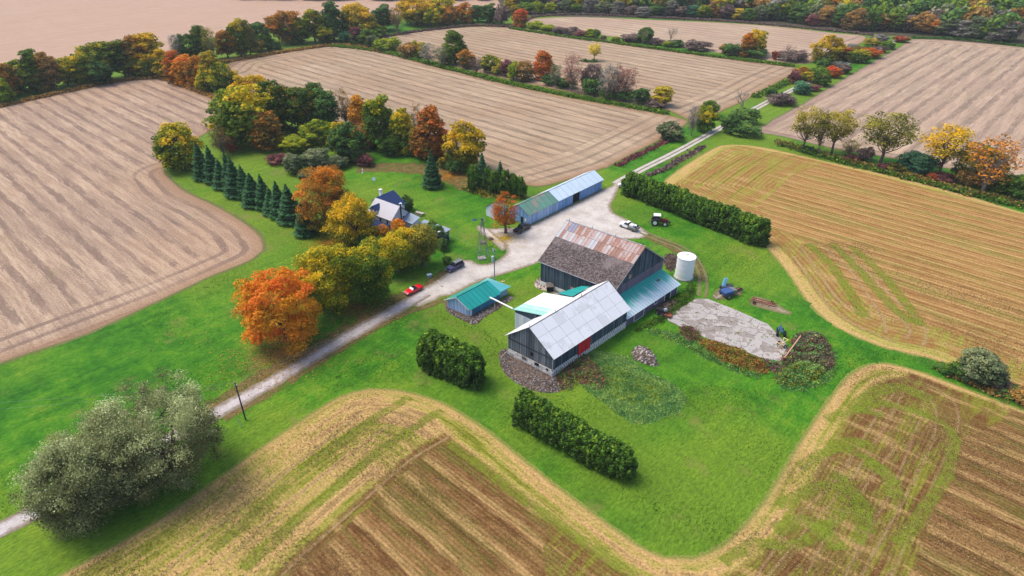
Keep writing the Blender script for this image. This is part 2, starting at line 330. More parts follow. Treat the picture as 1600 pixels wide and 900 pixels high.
def sheet(name, pix, z, cell, mat, head=None, widths=None, ragged=.3, sm=3.0, world_pts=False, label=None):
    """a sheet filling the outline; stores the distance to the edge (d), to chosen sides (hd) and headland widths"""
    W = [np.array(p[:2]) for p in pix] if world_pts else [G(*p[:2]) for p in pix]
    L = smooth_line(W, sm); lo = L.min(0)-cell; hi = L.max(0)+cell
    ax, ay = np.array(UA[:2]), np.array([-UA[1], UA[0]])
    pu = L@ax; pv = L@ay
    us = np.arange(pu.min()-cell, pu.max()+2*cell, cell); vs = np.arange(pv.min()-cell, pv.max()+2*cell, cell)
    U, V = np.meshgrid(us, vs); Q = U.reshape(-1, 1)*ax+V.reshape(-1, 1)*ay
    ins = inside(Q, L); nu, nv = len(us), len(vs); I = ins.reshape(nv, nu)
    keep = I[:-1, :-1] | I[1:, :-1] | I[:-1, 1:] | I[1:, 1:]
    ids = np.arange(nu*nv).reshape(nv, nu)
    F = np.stack([ids[:-1, :-1][keep], ids[:-1, 1:][keep], ids[1:, 1:][keep], ids[1:, :-1][keep]], 1)
    used = np.unique(F); remap = -np.ones(nu*nv, int); remap[used] = np.arange(len(used)); F = remap[F]; Q = Q[used]; ins = ins[used]
    d, near, idx = dist_poly(Q, L)
    rg = rng_(len(Q)); out = ~ins; nr = near[out]
    Q[out] = nr+rg.normal(0, min(ragged, .12*cell), (out.sum(), 2)); d[out] = 0
    a_ = Q[F]; e1, e2 = a_[:, 2]-a_[:, 0], a_[:, 3]-a_[:, 1]; ar = e1[:, 0]*e2[:, 1]-e1[:, 1]*e2[:, 0]
    def tri(i, j, k): return (a_[:, j, 0]-a_[:, i, 0])*(a_[:, k, 1]-a_[:, i, 1])-(a_[:, j, 1]-a_[:, i, 1])*(a_[:, k, 0]-a_[:, i, 0])
    ok = (ar > cell*cell*.02) & (np.minimum.reduce([tri(0, 1, 2), tri(1, 2, 3), tri(2, 3, 0), tri(3, 0, 1)]) > -cell*cell*.01); F = F[ok]
    me = bpy.data.meshes.new(name); n = len(Q); co = np.zeros((n, 3)); co[:, :2] = Q; co[:, 2] = z
    me.from_pydata([], [], []) ; me.vertices.add(n); me.vertices.foreach_set('co', co.reshape(-1).astype(np.float32))
    k = len(F); me.loops.add(k*4); me.loops.foreach_set('vertex_index', F.reshape(-1).astype(np.int32))
    me.polygons.add(k); me.polygons.foreach_set('loop_start', np.arange(0, k*4, 4, dtype=np.int32))
    def at(nm, val): me.attributes.new(nm, 'FLOAT', 'POINT').data.foreach_set('value', np.asarray(val, np.float32))
    at('d', d)
    if head is not None:
        hd = np.full(n, 1e9)
        for h in head:
            hd = np.minimum(hd, dist_poly(Q, smooth_line([G(*p) for p in h], 3, False), False)[0])
        at('hd', hd)
    else: at('hd', d+100)
    if widths is not None:                 # widths: list of (polyline px, hw, bw)
        m1 = np.full(n, 1e9); m2 = np.full(n, 1e9)
        for (h, a, b_) in widths:
            q = dist_poly(Q, smooth_line([G(*p) for p in h], 2, False), False)[0]
            m1 = np.minimum(m1, q-a); m2 = np.minimum(m2, q-a-b_)
        at('hw', d-m1); at('bw', m1-m2)
    me.materials.append(mat); me.update(calc_edges=True)
    o = link(name, me, kind='structure')
    if label: o['label'] = label
    return o

gm = MB(); S_ = 4500.0; gm.poly([(-S_, -600, -.12), (S_, -600, -.12), (S_, 7000, -.12), (-S_, 7000, -.12)]); gm.obj('ground', M['far'], kind='structure')
gr = sheet('grass_ground', [(-420, 1250), (-420, 560), (-60, 300), (0, 20), (800, 5), (1700, 20), (2150, 330), (2250, 1250)], 0.0, 6.0, M['grass'], sm=40)

F1E = [(-260, 690), (0, 571), (130, 527), (255, 470), (330, 434), (395, 408), (416, 392), (414, 372), (395, 353), (350, 325), (290, 296)]
sheet('harvested_field', F1E+[(262, 270), (262, 250), (300, 222), (352, 190), (350, 158), (300, 138), (252, 121), (185, 126), (75, 149), (0, 166), (-260, 235)], .02, 1.4, M['dirt_left'], head=[[(-260, 690), (0, 571), (255, 470), (395, 408), (418, 385), (395, 353), (350, 325), (290, 296), (262, 268)]])
sheet('stubble_field', [(352, 104), (365, 95), (430, 83), (475, 74), (535, 70), (600, 81), (700, 108), (800, 133), (900, 154), (1000, 171), (1055, 182), (1078, 190), (1050, 210), (1000, 236), (950, 262), (900, 279), (850, 292), (818, 290), (760, 272), (690, 235), (600, 212), (480, 182), (400, 158), (352, 140)], .02, 2.0, M['dirt_mid'], head=[[(800, 318), (850, 292), (950, 262), (1050, 210), (1090, 186)], [(340, 110), (365, 95), (475, 74), (535, 70)]])
sheet('combed_field', [(585, 60), (650, 48), (735, 41), (800, 43), (900, 53), (1000, 72), (1100, 86), (1190, 98), (1238, 103), (1248, 112), (1215, 130), (1165, 158), (1120, 178), (1085, 192), (1050, 176), (1000, 166), (900, 147), (800, 126), (700, 102), (640, 82)], .02, 3.0, M['dirt_mid'], head=[[(1262, 108), (1215, 130), (1165, 158), (1085, 192)]])
sheet('pale_field', [(820, 34), (835, 29), (900, 26), (1000, 30), (1100, 34), (1200, 40), (1300, 51), (1352, 56), (1350, 66), (1300, 82), (1262, 100), (1225, 98), (1100, 80), (1000, 64), (920, 52), (870, 42)], .02, 4.0, M['dirt_far'], head=[[(1380, 52), (1300, 82), (1250, 108)]])
sheet('furrowed_field', [(1428, 61), (1500, 64), (1600, 74), (1800, 96), (2050, 130), (2100, 330), (1900, 360), (1700, 318), (1600, 292), (1450, 258), (1300, 232), (1215, 212), (1178, 207), (1190, 196), (1250, 163), (1330, 115), (1400, 76)], .02, 3.0, M['dirt_right'], head=[[(1178, 209), (1300, 234), (1450, 260), (1600, 294), (1900, 362)], [(1420, 60), (1600, 73), (1800, 95)]])
sheet('tilled_field', [(-250, 70), (0, -2), (300, -16), (640, -10), (660, 8), (640, 22), (560, 30), (430, 44), (300, 66), (252, 88), (180, 104), (60, 118), (-250, 190)], .02, 6.0, M['dirt_smooth'])
sheet('reddish_field', [(640, -8), (830, -8), (930, 4), (925, 14), (850, 17), (740, 15), (640, 12)], .03, 6.0, M['dirt_smooth'])

F6 = [(1035, 285), (1060, 264), (1095, 242), (1125, 227), (1160, 226), (1205, 232), (1300, 254), (1400, 276), (1500, 302), (1600, 332), (1900, 420), (1950, 760), (1700, 668), (1600, 620), (1540, 596), (1455, 562), (1380, 545), (1300, 510), (1258, 470), (1226, 424), (1200, 392), (1165, 362), (1100, 330), (1050, 300)]
sheet('golden_field', F6, .02, 1.2, M['crop_right'], widths=[([(1035, 285), (1125, 227), (1150, 225)], 3.5, 26), ([(1160, 226), (1300, 254), (1600, 332), (1900, 420)], 1.5, 0), ([(1950, 760), (1600, 620), (1540, 596)], 1.5, 0), ([(1520, 590), (1455, 562), (1380, 545), (1300, 510), (1258, 470), (1200, 392)], 4.0, 9.0), ([(1190, 382), (1100, 330), (1050, 300)], 2.0, 3.0)])
F8 = [(-330, 1180), (60, 915), (100, 893), (250, 808), (400, 702), (480, 648), (530, 618), (575, 606), (625, 608), (690, 626), (760, 668), (850, 740), (930, 800), (1000, 850), (1035, 866), (1080, 868), (1125, 850), (1165, 812), (1195, 775), (1240, 700), (1280, 640), (1320, 588), (1352, 569), (1385, 566), (1440, 580), (1600, 640), (1900, 752), (2050, 1280), (900, 1500), (-330, 1400)]
sheet('bean_stubble_field', F8, .02, .6, M['crop_low'], widths=[([(-330, 1180), (60, 915), (250, 808), (400, 702), (530, 612), (600, 578), (700, 522)], 20.5, 2.2), ([(620, 606), (700, 630), (850, 740), (1000, 850), (1050, 868)], 5.2, 1.5), ([(1080, 868), (1165, 812), (1280, 640), (1330, 580), (1385, 566)], 4.4, 15.2), ([(1400, 570), (1600, 640), (1900, 752)], 1.2, 0.0)], sm=2.0)

# faint tracks pressed into the stubble
def strip(name, pix, w, z, mat, closed=False, par=None, wob=.12, pts_world=False, seed=0, kind='structure', **kw):
    P = smooth_line(pix if pts_world else [G(*p) for p in pix], 1.2, closed); rg = rng_(seed+len(P)); n = len(P)
    T = np.gradient(P, axis=0); T /= np.linalg.norm(T, axis=1)[:, None]; N = np.stack([-T[:, 1], T[:, 0]], 1)
    k = 5; rows = []; dd = []
    for j in range(k):
        s = (j/(k-1)-.5)*w; off = rg.normal(0, wob*w*.3, n) if j in (0, k-1) else 0*rg.normal(size=n)
        rows.append(P+N*(s+off)[:, None]); dd.append(np.full(n, w/2-abs(s)))
    V = np.concatenate(rows); me = bpy.data.meshes.new(name)
    fs = [(j*n+i, j*n+i+1, (j+1)*n+i+1, (j+1)*n+i) for j in range(k-1) for i in range(n-1)]
    me.from_pydata([(x, y, z) for x, y in V], [], fs)
    me.attributes.new('d', 'FLOAT', 'POINT').data.foreach_set('value', np.concatenate(dd).astype(np.float32))
    me.materials.append(mat); me.update(); return link(name, me, par, kind=None if par else kind, **kw)
def mat_press(name, c, seed, fade=.5):
    b = NB(name); p = b.pos(); n = b.noise(p, .5, 5, .75); f = b.noise(p, 2.6, 5, .8); d = b.attr('d')
    a = b.m('MULTIPLY', b.ss(b.m('ADD', d, b.m('MULTIPLY', f, -.6)), -.35, .25), b.ss(n, .34, .58, .25*fade, fade))
    col = b.mix(b.ss(f, .3, .7), tuple(x*.75 for x in c), tuple(x*1.25 for x in c))
    p_ = b.new('ShaderNodeBsdfDiffuse'); b._in(p_.inputs[0], col); t = b.new('ShaderNodeBsdfTransparent'); mx = b.new('ShaderNodeMixShader')
    b._in(mx.inputs[0], a); b.nt.links.new(t.outputs[0], mx.inputs[1]); b.nt.links.new(p_.outputs[0], mx.inputs[2]); b.nt.links.new(mx.outputs[0], b.out.inputs[0]); return b.mat
M['press_tan'] = mat_press('flattened_straw', (.40, .27, .13), 0, .68); M['press_green'] = mat_press('sprouting_green', (.18, .225, .024), 1, .62)
M['press_brown'] = mat_press('bare_soil_streak', (.12, .07, .04), 2, .6)
def curve_set(c, w, mat, z):
    for i, q in enumerate(c): strip('wheel_track', q, w, z+i*.0015, mat, seed=i)
curve_set([[(1180, 905), (1240, 815), (1310, 745), (1370, 650), (1405, 605)], [(1200, 900), (1262, 826), (1328, 752), (1386, 660), (1412, 612)],
           [(1318, 905), (1340, 860), (1395, 760), (1440, 650), (1446, 620)], [(1345, 905), (1365, 865), (1410, 785), (1457, 690), (1462, 640), (1440, 610)],
           [(1390, 905), (1430, 815), (1475, 720), (1498, 660), (1488, 625), (1450, 600)], [(1260, 895), (1300, 825), (1345, 770), (1398, 700)]], .75, M['press_tan'], .030)
curve_set([[(1130, 880), (1180, 850), (1250, 850), (1320, 800), (1350, 780)], [(1215, 790), (1280, 760), (1330, 768), (1360, 800)], [(1250, 730), (1310, 700), (1360, 720), (1378, 740)], [(1340, 640), (1380, 630), (1450, 650), (1490, 680), (1480, 740), (1440, 800), (1400, 850)], [(1300, 740), (1330, 760), (1350, 810), (1340, 850)], [(1290, 655), (1340, 640), (1380, 650)]], 2.2, M['press_green'], .040)
curve_set([[(1150, 860), (1210, 815), (1290, 810), (1370, 840)], [(1165, 845), (1220, 800), (1300, 795), (1380, 820)], [(1230, 745), (1290, 715), (1360, 735), (1420, 765)], [(1320, 660), (1390, 690), (1440, 700)], [(1335, 630), (1390, 655), (1440, 662)]], .5, M['press_tan'], .052)
curve_set([[(1290, 390), (1330, 425), (1362, 470), (1380, 500), (1384, 520)], [(1318, 400), (1360, 440), (1402, 490), (1422, 515), (1415, 530)], [(1310, 384), (1350, 420), (1395, 465), (1440, 505), (1447, 530), (1440, 540)], [(1240, 400), (1268, 440), (1296, 480), (1340, 510), (1400, 535)], [(1250, 385), (1282, 430), (1310, 468), (1360, 500)]], 1.2, M['press_tan'], .030)
curve_set([[(1262, 380), (1300, 415), (1330, 460), (1350, 495)], [(1300, 380), (1345, 425), (1385, 470), (1425, 505)], [(1330, 385), (1380, 430), (1420, 480), (1440, 510)]], 2.8, M['press_green'], .040)
curve_set([[(1108, 300), (1160, 265), (1205, 240), (1232, 236)], [(1136, 312), (1190, 272), (1235, 245), (1250, 243)], [(1090, 290), (1140, 258), (1175, 240)]], .9, M['press_green'], .030)
curve_set([[(704, 694), (760, 735), (850, 803), (960, 880), (1060, 950)], [(690, 640), (600, 700), (480, 800), (380, 890)], [(640, 620), (560, 670), (470, 740), (330, 860)]], 2.2, M['press_green'], .032)
curve_set([[(1330, 640), (1370, 612), (1410, 606), (1455, 625)], [(1296, 700), (1330, 690), (1365, 700)], [(1310, 770), (1345, 790), (1352, 830)], [(1210, 830), (1255, 815), (1290, 830), (1310, 860)], [(1350, 720), (1385, 740), (1400, 780)]], 3.0, M['press_green'], .062)
curve_set([[(700, 684), (640, 720), (560, 790), (470, 870), (420, 920)], [(640, 640), (560, 700), (470, 770), (350, 880)], [(560, 650), (470, 720), (330, 830), (240, 910)]], .9, M['press_tan'], .045)

yard = [(636, 465), (662, 449), (684, 437), (699, 426), (707, 414), (722, 407), (737, 406), (748, 413), (770, 410), (790, 397), (789, 383), (774, 370), (762, 358), (790, 356), (825, 353), (870, 331), (940, 297), (957, 290), (962, 281), (972, 281), (968, 292), (962, 306), (954, 322), (960, 333), (980, 343), (1003, 356), (1014, 364), (1004, 372), (985, 374), (950, 372), (905, 372), (865, 392), (842, 410), (795, 426), (757, 437), (735, 446), (706, 461), (688, 464), (680, 470), (668, 474), (652, 480)]
sheet('gravel_yard', yard, .030, .5, M['gravel'], ragged=.15, sm=1.0)
lane1 = [(-70, 865), (0, 828), (65, 795), (170, 738), (330, 650), (425, 597), (500, 552), (570, 511), (642, 471), (665, 458)]
strip('gravel_lane', lane1, 3.6, .036, M['lane'], wob=.1)
far = [(962, 287), (1000, 266), (1060, 236), (1140, 192), (1200, 159), (1262, 129), (1330, 96), (1395, 66), (1435, 47)]
FW = smooth_line([G(*p) for p in far], 2, False); T_ = np.gradient(FW, axis=0); T_ /= np.linalg.norm(T_, axis=1)[:, None]; N_ = np.stack([-T_[:, 1], T_[:, 0]], 1)
strip('lane_verge', [tuple(p) for p in FW[::4]], 3.2, .024, M['pathgrass'], pts_world=True)
for s in (-.85, .85): strip('farm_lane', [tuple(p) for p in (FW+N_*s)[::4]], 1.15, .036, M['rut'], pts_world=True, wob=.05)
tr = [(1002, 362), (1030, 374), (1062, 386), (1085, 404), (1097, 428), (1099, 450), (1094, 470)]
TW = smooth_line([G(*p) for p in tr], 1, False); T_ = np.gradient(TW, axis=0); T_ /= np.linalg.norm(T_, axis=1)[:, None]; N_ = np.stack([-T_[:, 1], T_[:, 0]], 1)
for s in (-.8, .8): strip('wheel_rut', [tuple(p) for p in (TW+N_*s)[::3]], .7, .034, M['track'], pts_world=True, wob=.2)
sheet('worn_gravel', [(762, 357), (745, 352), (748, 362), (765, 374), (785, 392), (792, 384), (790, 370), (780, 360)], .026, .5, M['gravel'], ragged=.3, sm=1)

M['press_dry'] = mat_press('worn_brownish_grass', (.15, .11, .045), 3, .95)
strip('worn_grass', [(300, 660), (380, 610), (450, 572), (520, 535), (590, 492), (640, 462)], 5.5, .014, M['press_dry'], wob=.3)
strip('worn_grass', [(350, 655), (440, 603), (520, 552), (600, 505), (652, 482)], 2.2, .018, M['press_dry'], wob=.3)
strip('worn_grass', [(636, 462), (668, 444), (696, 424)], 2.5, .018, M['press_dry'], wob=.3)
strip('worn_grass', [(560, 262), (640, 262), (700, 272), (740, 290), (790, 305)], 9, .014, M['press_dry'], wob=.3)
strip('worn_grass', [(650, 485), (690, 470), (700, 466)], 2.0, .016, M['press_dry'], wob=.3)
strip('worn_grass', [(960, 340), (1000, 365), (1050, 385), (1085, 410), (1095, 440)], 3.6, .016, M['press_dry'], wob=.3)

# ---------------------------------------------------------------- foliage
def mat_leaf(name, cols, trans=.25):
    """pigment, plus lit tips painted into cedar: each clump carries its own tint between the tree's colours"""
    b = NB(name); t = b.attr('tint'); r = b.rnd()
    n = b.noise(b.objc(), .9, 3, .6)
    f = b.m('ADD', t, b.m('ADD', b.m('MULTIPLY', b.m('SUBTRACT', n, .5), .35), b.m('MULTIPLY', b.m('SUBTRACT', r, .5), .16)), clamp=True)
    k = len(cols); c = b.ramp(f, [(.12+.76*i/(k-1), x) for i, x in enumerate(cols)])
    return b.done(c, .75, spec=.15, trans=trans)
PAL = {  # colours from the lower leaves to the topmost ones, words for the label
 'orange': ([(.30, .15, .010), (.62, .28, .012), (.72, .27, .012), (.74, .17, .018)], 'bright orange'),
 'redorange': ([(.22, .10, .015), (.50, .15, .015), (.62, .13, .02), (.62, .09, .03)], 'red-orange'),
 'copper': ([(0.108, 0.098, 0.015), (0.312, 0.149, 0.015), (0.552, 0.218, 0.018), (0.696, 0.241, 0.020)], 'copper orange'),
 'gold': ([(0.110, 0.126, 0.008), (0.374, 0.273, 0.008), (0.660, 0.420, 0.010), (0.814, 0.483, 0.010)], 'golden yellow'),
 'goldgreen': ([(0.040, 0.091, 0.008), (0.135, 0.194, 0.009), (0.403, 0.348, 0.010), (0.780, 0.517, 0.013)], 'green and gold'),
 'greengold': ([(0.037, 0.087, 0.008), (0.084, 0.156, 0.010), (0.212, 0.264, 0.010), (0.631, 0.457, 0.012)], 'yellow-topped green'),
 'greenorange': ([(0.026, 0.072, 0.010), (0.065, 0.130, 0.013), (0.182, 0.195, 0.016), (0.715, 0.312, 0.019)], 'orange-topped green'),
 'green': ([(0.035, 0.083, 0.012), (0.058, 0.140, 0.014), (0.117, 0.215, 0.017), (0.215, 0.314, 0.022)], 'mid green'),
 'dkgreen': ([(0.025, 0.066, 0.013), (0.046, 0.115, 0.022), (0.076, 0.166, 0.025), (0.140, 0.230, 0.030)], 'dark green'),
 'lime': ([(.06, .11, .008), (.14, .22, .010), (.30, .36, .012), (.46, .46, .014)], 'yellow-green'),
 'olive': ([(0.090, 0.096, 0.015), (0.180, 0.183, 0.023), (0.324, 0.278, 0.031), (0.504, 0.383, 0.032)], 'thin olive'),
 'brown': ([(0.100, 0.078, 0.027), (0.234, 0.147, 0.043), (0.396, 0.224, 0.053), (0.540, 0.293, 0.060)], 'olive brown'),
 'yellow': ([(.22, .20, .02), (.50, .38, .02), (.68, .52, .03), (.75, .58, .05)], 'clear yellow'),
 'red': ([(.10, .03, .015), (.26, .05, .02), (.40, .07, .03), (.45, .12, .03)], 'dull red'),
 'maroon': ([(0.060, 0.031, 0.030), (0.166, 0.052, 0.054), (0.284, 0.088, 0.094), (0.300, 0.160, 0.119)], 'maroon'),
 'purple': ([(0.067, 0.054, 0.046), (0.137, 0.090, 0.080), (0.233, 0.159, 0.136), (0.300, 0.227, 0.168)], 'purplish brown'),
 'pink': ([(.15, .09, .07), (.30, .15, .11), (.42, .17, .12), (.40, .24, .18)], 'pinkish red'),
 'grey': ([(0.091, 0.091, 0.072), (0.182, 0.176, 0.143), (0.273, 0.260, 0.215), (0.351, 0.325, 0.273)], 'grey-brown'),
 'greygreen': ([(0.051, 0.077, 0.034), (0.103, 0.140, 0.062), (0.176, 0.217, 0.095), (0.265, 0.294, 0.134)], 'grey-green'),
 'willow': ([(0.079, 0.089, 0.032), (0.214, 0.230, 0.091), (0.393, 0.428, 0.182), (0.589, 0.636, 0.309)], 'silvery olive'),
 'spruce': ([(0.009, 0.038, 0.011), (0.014, 0.061, 0.019), (0.024, 0.095, 0.030), (0.050, 0.140, 0.046)], 'blue-green'),
 'cedar': ([(0.035, 0.076, 0.011), (0.059, 0.134, 0.014), (0.104, 0.222, 0.018), (0.225, 0.335, 0.025)], 'dark green'),  # lit tips put into the colour: paler yellow-green towards the top
 'straw': ([(.10, .06, .025), (.20, .13, .055), (.30, .20, .09), (.38, .26, .12)], 'straw'),
 'lawn': ([(0.013, 0.060, 0.006), (0.033, 0.132, 0.008), (0.071, 0.198, 0.011), (0.133, 0.240, 0.018)], 'green'),
 'weed': ([(0.051, 0.166, 0.054), (0.115, 0.276, 0.072), (0.216, 0.373, 0.084), (0.374, 0.469, 0.108)], 'bluish green'),
 'teal': ([(0.024, 0.090, 0.051), (0.040, 0.153, 0.076), (0.070, 0.216, 0.102), (0.120, 0.288, 0.136)], 'bluish green'),
}
for k, (c, w) in PAL.items(): M['leaf_'+k] = mat_leaf(k+'_foliage', c, .12 if k in ('spruce', 'cedar', 'dkgreen') else .28)
M['bark'] = plain('bark', (.11, .085, .065), .95, .3, 2.0); M['bark_pale'] = plain('weathered_bark', (.22, .18, .14), .95, .3, 2.0)

def unit(n, rg):
    v = rg.normal(size=(n, 3)); return v/np.linalg.norm(v, axis=1)[:, None]
def leafquads(C, N, S, rg):
    n = len(C); N = N/(np.linalg.norm(N, axis=1)[:, None]+1e-9); r = unit(n, rg)
    A = np.cross(N, r); A /= (np.linalg.norm(A, axis=1)[:, None]+1e-9); B = np.cross(N, A)
    S = S[:, None]; e = rg.uniform(.55, 1.1, (n, 4, 1))
    return np.stack([C+A*S*e[:, 0]-B*S*.35*e[:, 1], C+B*S*e[:, 1]+A*S*.3, C-A*S*e[:, 2]+B*S*.25, C-B*S*e[:, 3]-A*S*.2], 1)
def crown_shape(rg, H, W, base, nl, lr, kind):
    """centres and radii of the leaf clumps"""
    n = nl*3; D = unit(n, rg); hz = np.sqrt(1-D[:, 2]**2)+1e-6; k_ = np.where(D[:, 2] < 0, (1-np.abs(D[:, 2])**3)**(1/3)/hz, 1.0); D[:, 0] *= k_; D[:, 1] *= k_
    k1 = rg.normal(size=(4, 3))*1.6; ph = rg.uniform(0, 6.28, 4)
    ir = 1+.13*np.sin(D@k1.T*1.6+ph).sum(1)/1.5
    r = rg.uniform(.30, 1, n)**.45
    zc = H*(base+1)/2; rz = H*(1-base)/2-lr*.45; rx = W/2-lr*.45
    P = D*r[:, None]*ir[:, None]*np.array([rx, rx, rz])+np.array([0, 0, zc])
    if kind == 'tall':
        f = (P[:, 2]-H*base)/(H*(1-base)); w = np.clip(1.15-.55*f, .3, 1.1); P[:, 0] *= w; P[:, 1] *= w
    if kind == 'vase':
        f = np.clip((P[:, 2]-H*base)/(H*(1-base)), 0, 1); w = .45+.65*f; P[:, 0] *= w; P[:, 1] *= w
        P = P[(f > .25) | (rg.uniform(size=n) < .25)]
    # keep well spread ones
    out = []
    for p in P:
        if p[2] < lr*.5: continue
        if all(((p-q)**2).sum() > (lr*.62)**2 for q in out): out.append(p)
        if len(out) >= nl: break
    C = np.array(out); return C, lr*rg.uniform(.65, 1.25, len(C))
def crown_arrays(rg, H, W, base, nl, per, lr, ls, kind='round', flat=.85, up=.25, tlo=.15):
    C, Rr = crown_shape(rg, H, W, base, nl, lr, kind); n = len(C)
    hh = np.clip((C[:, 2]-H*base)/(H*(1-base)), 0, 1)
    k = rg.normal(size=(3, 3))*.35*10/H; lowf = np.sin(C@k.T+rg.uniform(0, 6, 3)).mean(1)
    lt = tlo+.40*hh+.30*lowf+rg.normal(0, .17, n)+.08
    cnt = np.maximum(4, (per*(Rr/lr)**2).astype(int)); idx = np.repeat(np.arange(n), cnt); m = len(idx)
    D = unit(m, rg); D[:, 2] = np.where((D[:, 2] < -.35), -D[:, 2], D[:, 2])
    q = rg.uniform(.6, 1.08, m)
    P = C[idx]+D*(q*Rr[idx])[:, None]*np.array([1, 1, flat])
    N = D*.9+unit(m, rg)*.75+np.array([0, 0, up])
    V = leafquads(P, N, ls*rg.uniform(.6, 1.3, m), rg)
    return V, np.clip(lt[idx]+rg.normal(0, .11, m), 0, 1), C, Rr
def trunk_mesh(rg, name, H, base, C, r0, mat, nlimb=9, stems=1):
    mb = MB()
    for s in range(stems):
        off = rg.normal(0, r0*1.2, 2) if stems > 1 else np.zeros(2)
        top = np.array([off[0]*2.2, off[1]*2.2, H*(base+.38)]) if stems == 1 else np.array([*(off*4), H*.6])
        mid = np.array([*(off*1.2), H*max(base, .12)])+np.append(rg.normal(0, .012*H, 2), 0)
        mb.tube([(off[0], off[1], -.3), (off[0], off[1], .4), mid, (mid+top)/2+np.append(rg.normal(0, .02*H, 2), 0), top], [r0*1.35, r0, r0*.8, r0*.5, r0*.2], 7)
        if len(C):
            sel = rg.choice(len(C), min(nlimb, len(C)), replace=False)
            for i in sel:
                c = C[i]; t = rg.uniform(0, .8); st = mid+(top-mid)*t; st[2] = min(st[2], c[2]*.9)
                mm = (st+c)/2+np.array([0, 0, -.04*H])
                mb.tube([st, mm, c], [r0*.42, r0*.26, r0*.08], 5)
    return mb.mesh(name, mat)
PROTO = {}
def proto(kind, v):
    key = (kind, v)
    if key in PROTO: return PROTO[key]
    rg = rng_(hash_(kind)*31+v); nm = kind
    if kind == 'round':   H, W, b = 10, 9, .0; V, t, C, Rr = crown_arrays(rg, H, W, b, 115, 100, 1.08, .22); tr = trunk_mesh(rg, 'trunk', H, b, C, .26, M['bark'])
    elif kind == 'tall':  H, W, b = 10, 5.2, .0; V, t, C, Rr = crown_arrays(rg, H, W, b, 95, 85, .82, .20, 'tall'); tr = trunk_mesh(rg, 'trunk', H, b, C, .2, M['bark'])
    elif kind == 'vase':  H, W, b = 10, 9, .22; V, t, C, Rr = crown_arrays(rg, H, W, b, 95, 40, .95, .16, 'vase'); tr = trunk_mesh(rg, 'trunk', H, b, C, .24, M['bark'], 34)
    elif kind == 'thin':  H, W, b = 10, 6.5, .12; V, t, C, Rr = crown_arrays(rg, H, W, b, 75, 26, .9, .15, 'round'); tr = trunk_mesh(rg, 'trunk', H, b, C, .17, M['bark_pale'], 40, 2)
    elif kind == 'shrub': H, W, b = 4, 5.2, 0.0; V, t, C, Rr = crown_arrays(rg, H, W, b, 42, 75, .85, .19, 'round'); tr = trunk_mesh(rg, 'trunk', H, b, C, .10, M['bark'], 6, 3)
    elif kind == 'bare':
        H, W, b = 10, 6, .2; mb = MB()
        def branch(p, d, L, r, lev):
            q = p+d*L; mb.tube([p, (p+q)/2+rg.normal(0, L*.04, 3), q], [r, r*.75, r*.45], 4 if lev else 6)
            if lev >= 3: return
            for k in range(4 if lev else 6):
                f = rg.uniform(.35, 1); nd = d*1.0+unit(1, rg)[0]*.75+np.array([0, 0, .12]); nd /= np.linalg.norm(nd)
                branch(p+(q-p)*f, nd, L*rg.uniform(.5, .72), r*.45, lev+1)
        branch(np.array([0, 0, -.2]), np.array([0, 0, 1.]), 4.6, .2, 0); tr = mb.mesh('trunk', M['bark_pale'])
        zz = np.array(mb.v); tops = zz[zz[:, 2] > 4.5]; ii = rg.integers(0, len(tops), 260)
        P = tops[ii]+rg.normal(0, .12, (260, 3)); V = leafquads(P, unit(260, rg), np.full(260, .09), rg); t = rg.uniform(.2, .8, 260)
    elif kind == 'spruce':
        H, W = 10, 4.4; n = 7000; h = 1-rg.uniform(0, 1, n)**.62; h = np.clip(h, .02, .995); lay = np.round(h*15)/15+rg.normal(0, .008, n)
        rad = (W/2)*(1-lay)**.85*(.86+.22*np.sin(lay*60)); az = rg.uniform(0, 6.283, n); nb = 11
        az = (np.round(az/6.283*nb+lay*7)/nb*6.283-lay*7*6.283/nb)+rg.normal(0, .13, n)
        q = rg.uniform(.3, 1.05, n)**.6; rr = rad*q; P = np.stack([rr*np.cos(az), rr*np.sin(az), lay*H-.28*rr+rg.normal(0, .07, n)+.25], 1)
        N = np.stack([np.cos(az)*.5, np.sin(az)*.5, np.full(n, .8)], 1)+unit(n, rg)*.45
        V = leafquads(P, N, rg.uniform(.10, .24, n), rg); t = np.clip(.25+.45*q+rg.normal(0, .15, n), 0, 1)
        mb = MB(); mb.tube([(0, 0, -.3), (0, 0, 5), (0, 0, 9.6)], [.2, .12, .03], 6); tr = mb.mesh('trunk', M['bark'])
    elif kind == 'cedar':
        H, W = 7, 3.6; nl = 95; hC = rg.uniform(.04, .97, nl)**.85; az = rg.uniform(0, 6.283, nl); q = rg.uniform(.55, .95, nl)
        prof = lambda h: (W/2)*np.clip(np.where(h < .22, .86+.6*h, 1-((h-.22)/.80)**3.2*.8), .05, 1)
        rr = prof(hC)*q; C = np.stack([rr*np.cos(az), rr*np.sin(az), hC*H*.97], 1); Rr = rg.uniform(.24, .46, nl)
        idx = np.repeat(np.arange(nl), 52); m = len(idx); D = unit(m, rg)
        P = C[idx]+D*(Rr[idx]*rg.uniform(.5, 1.1, m))[:, None]*np.array([1, 1, 2.1]); P[:, 2] = np.clip(P[:, 2], .1, H*1.03)
        N = D*np.array([1, 1, .4])+unit(m, rg)*.55; V = leafquads(P, N, .165*rg.uniform(.5, 1.4, m), rg)
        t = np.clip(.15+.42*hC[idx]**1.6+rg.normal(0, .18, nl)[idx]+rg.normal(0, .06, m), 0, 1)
        mb = MB(); mb.tube([(0, 0, -.2), (0, 0, 3), (0, 0, 6.3)], [.16, .1, .03], 6); tr = mb.mesh('trunk', M['bark'])
    me = quads_mesh('crown', V, t, M['leaf_green']); PROTO[key] = (me, tr, H, W); return PROTO[key]
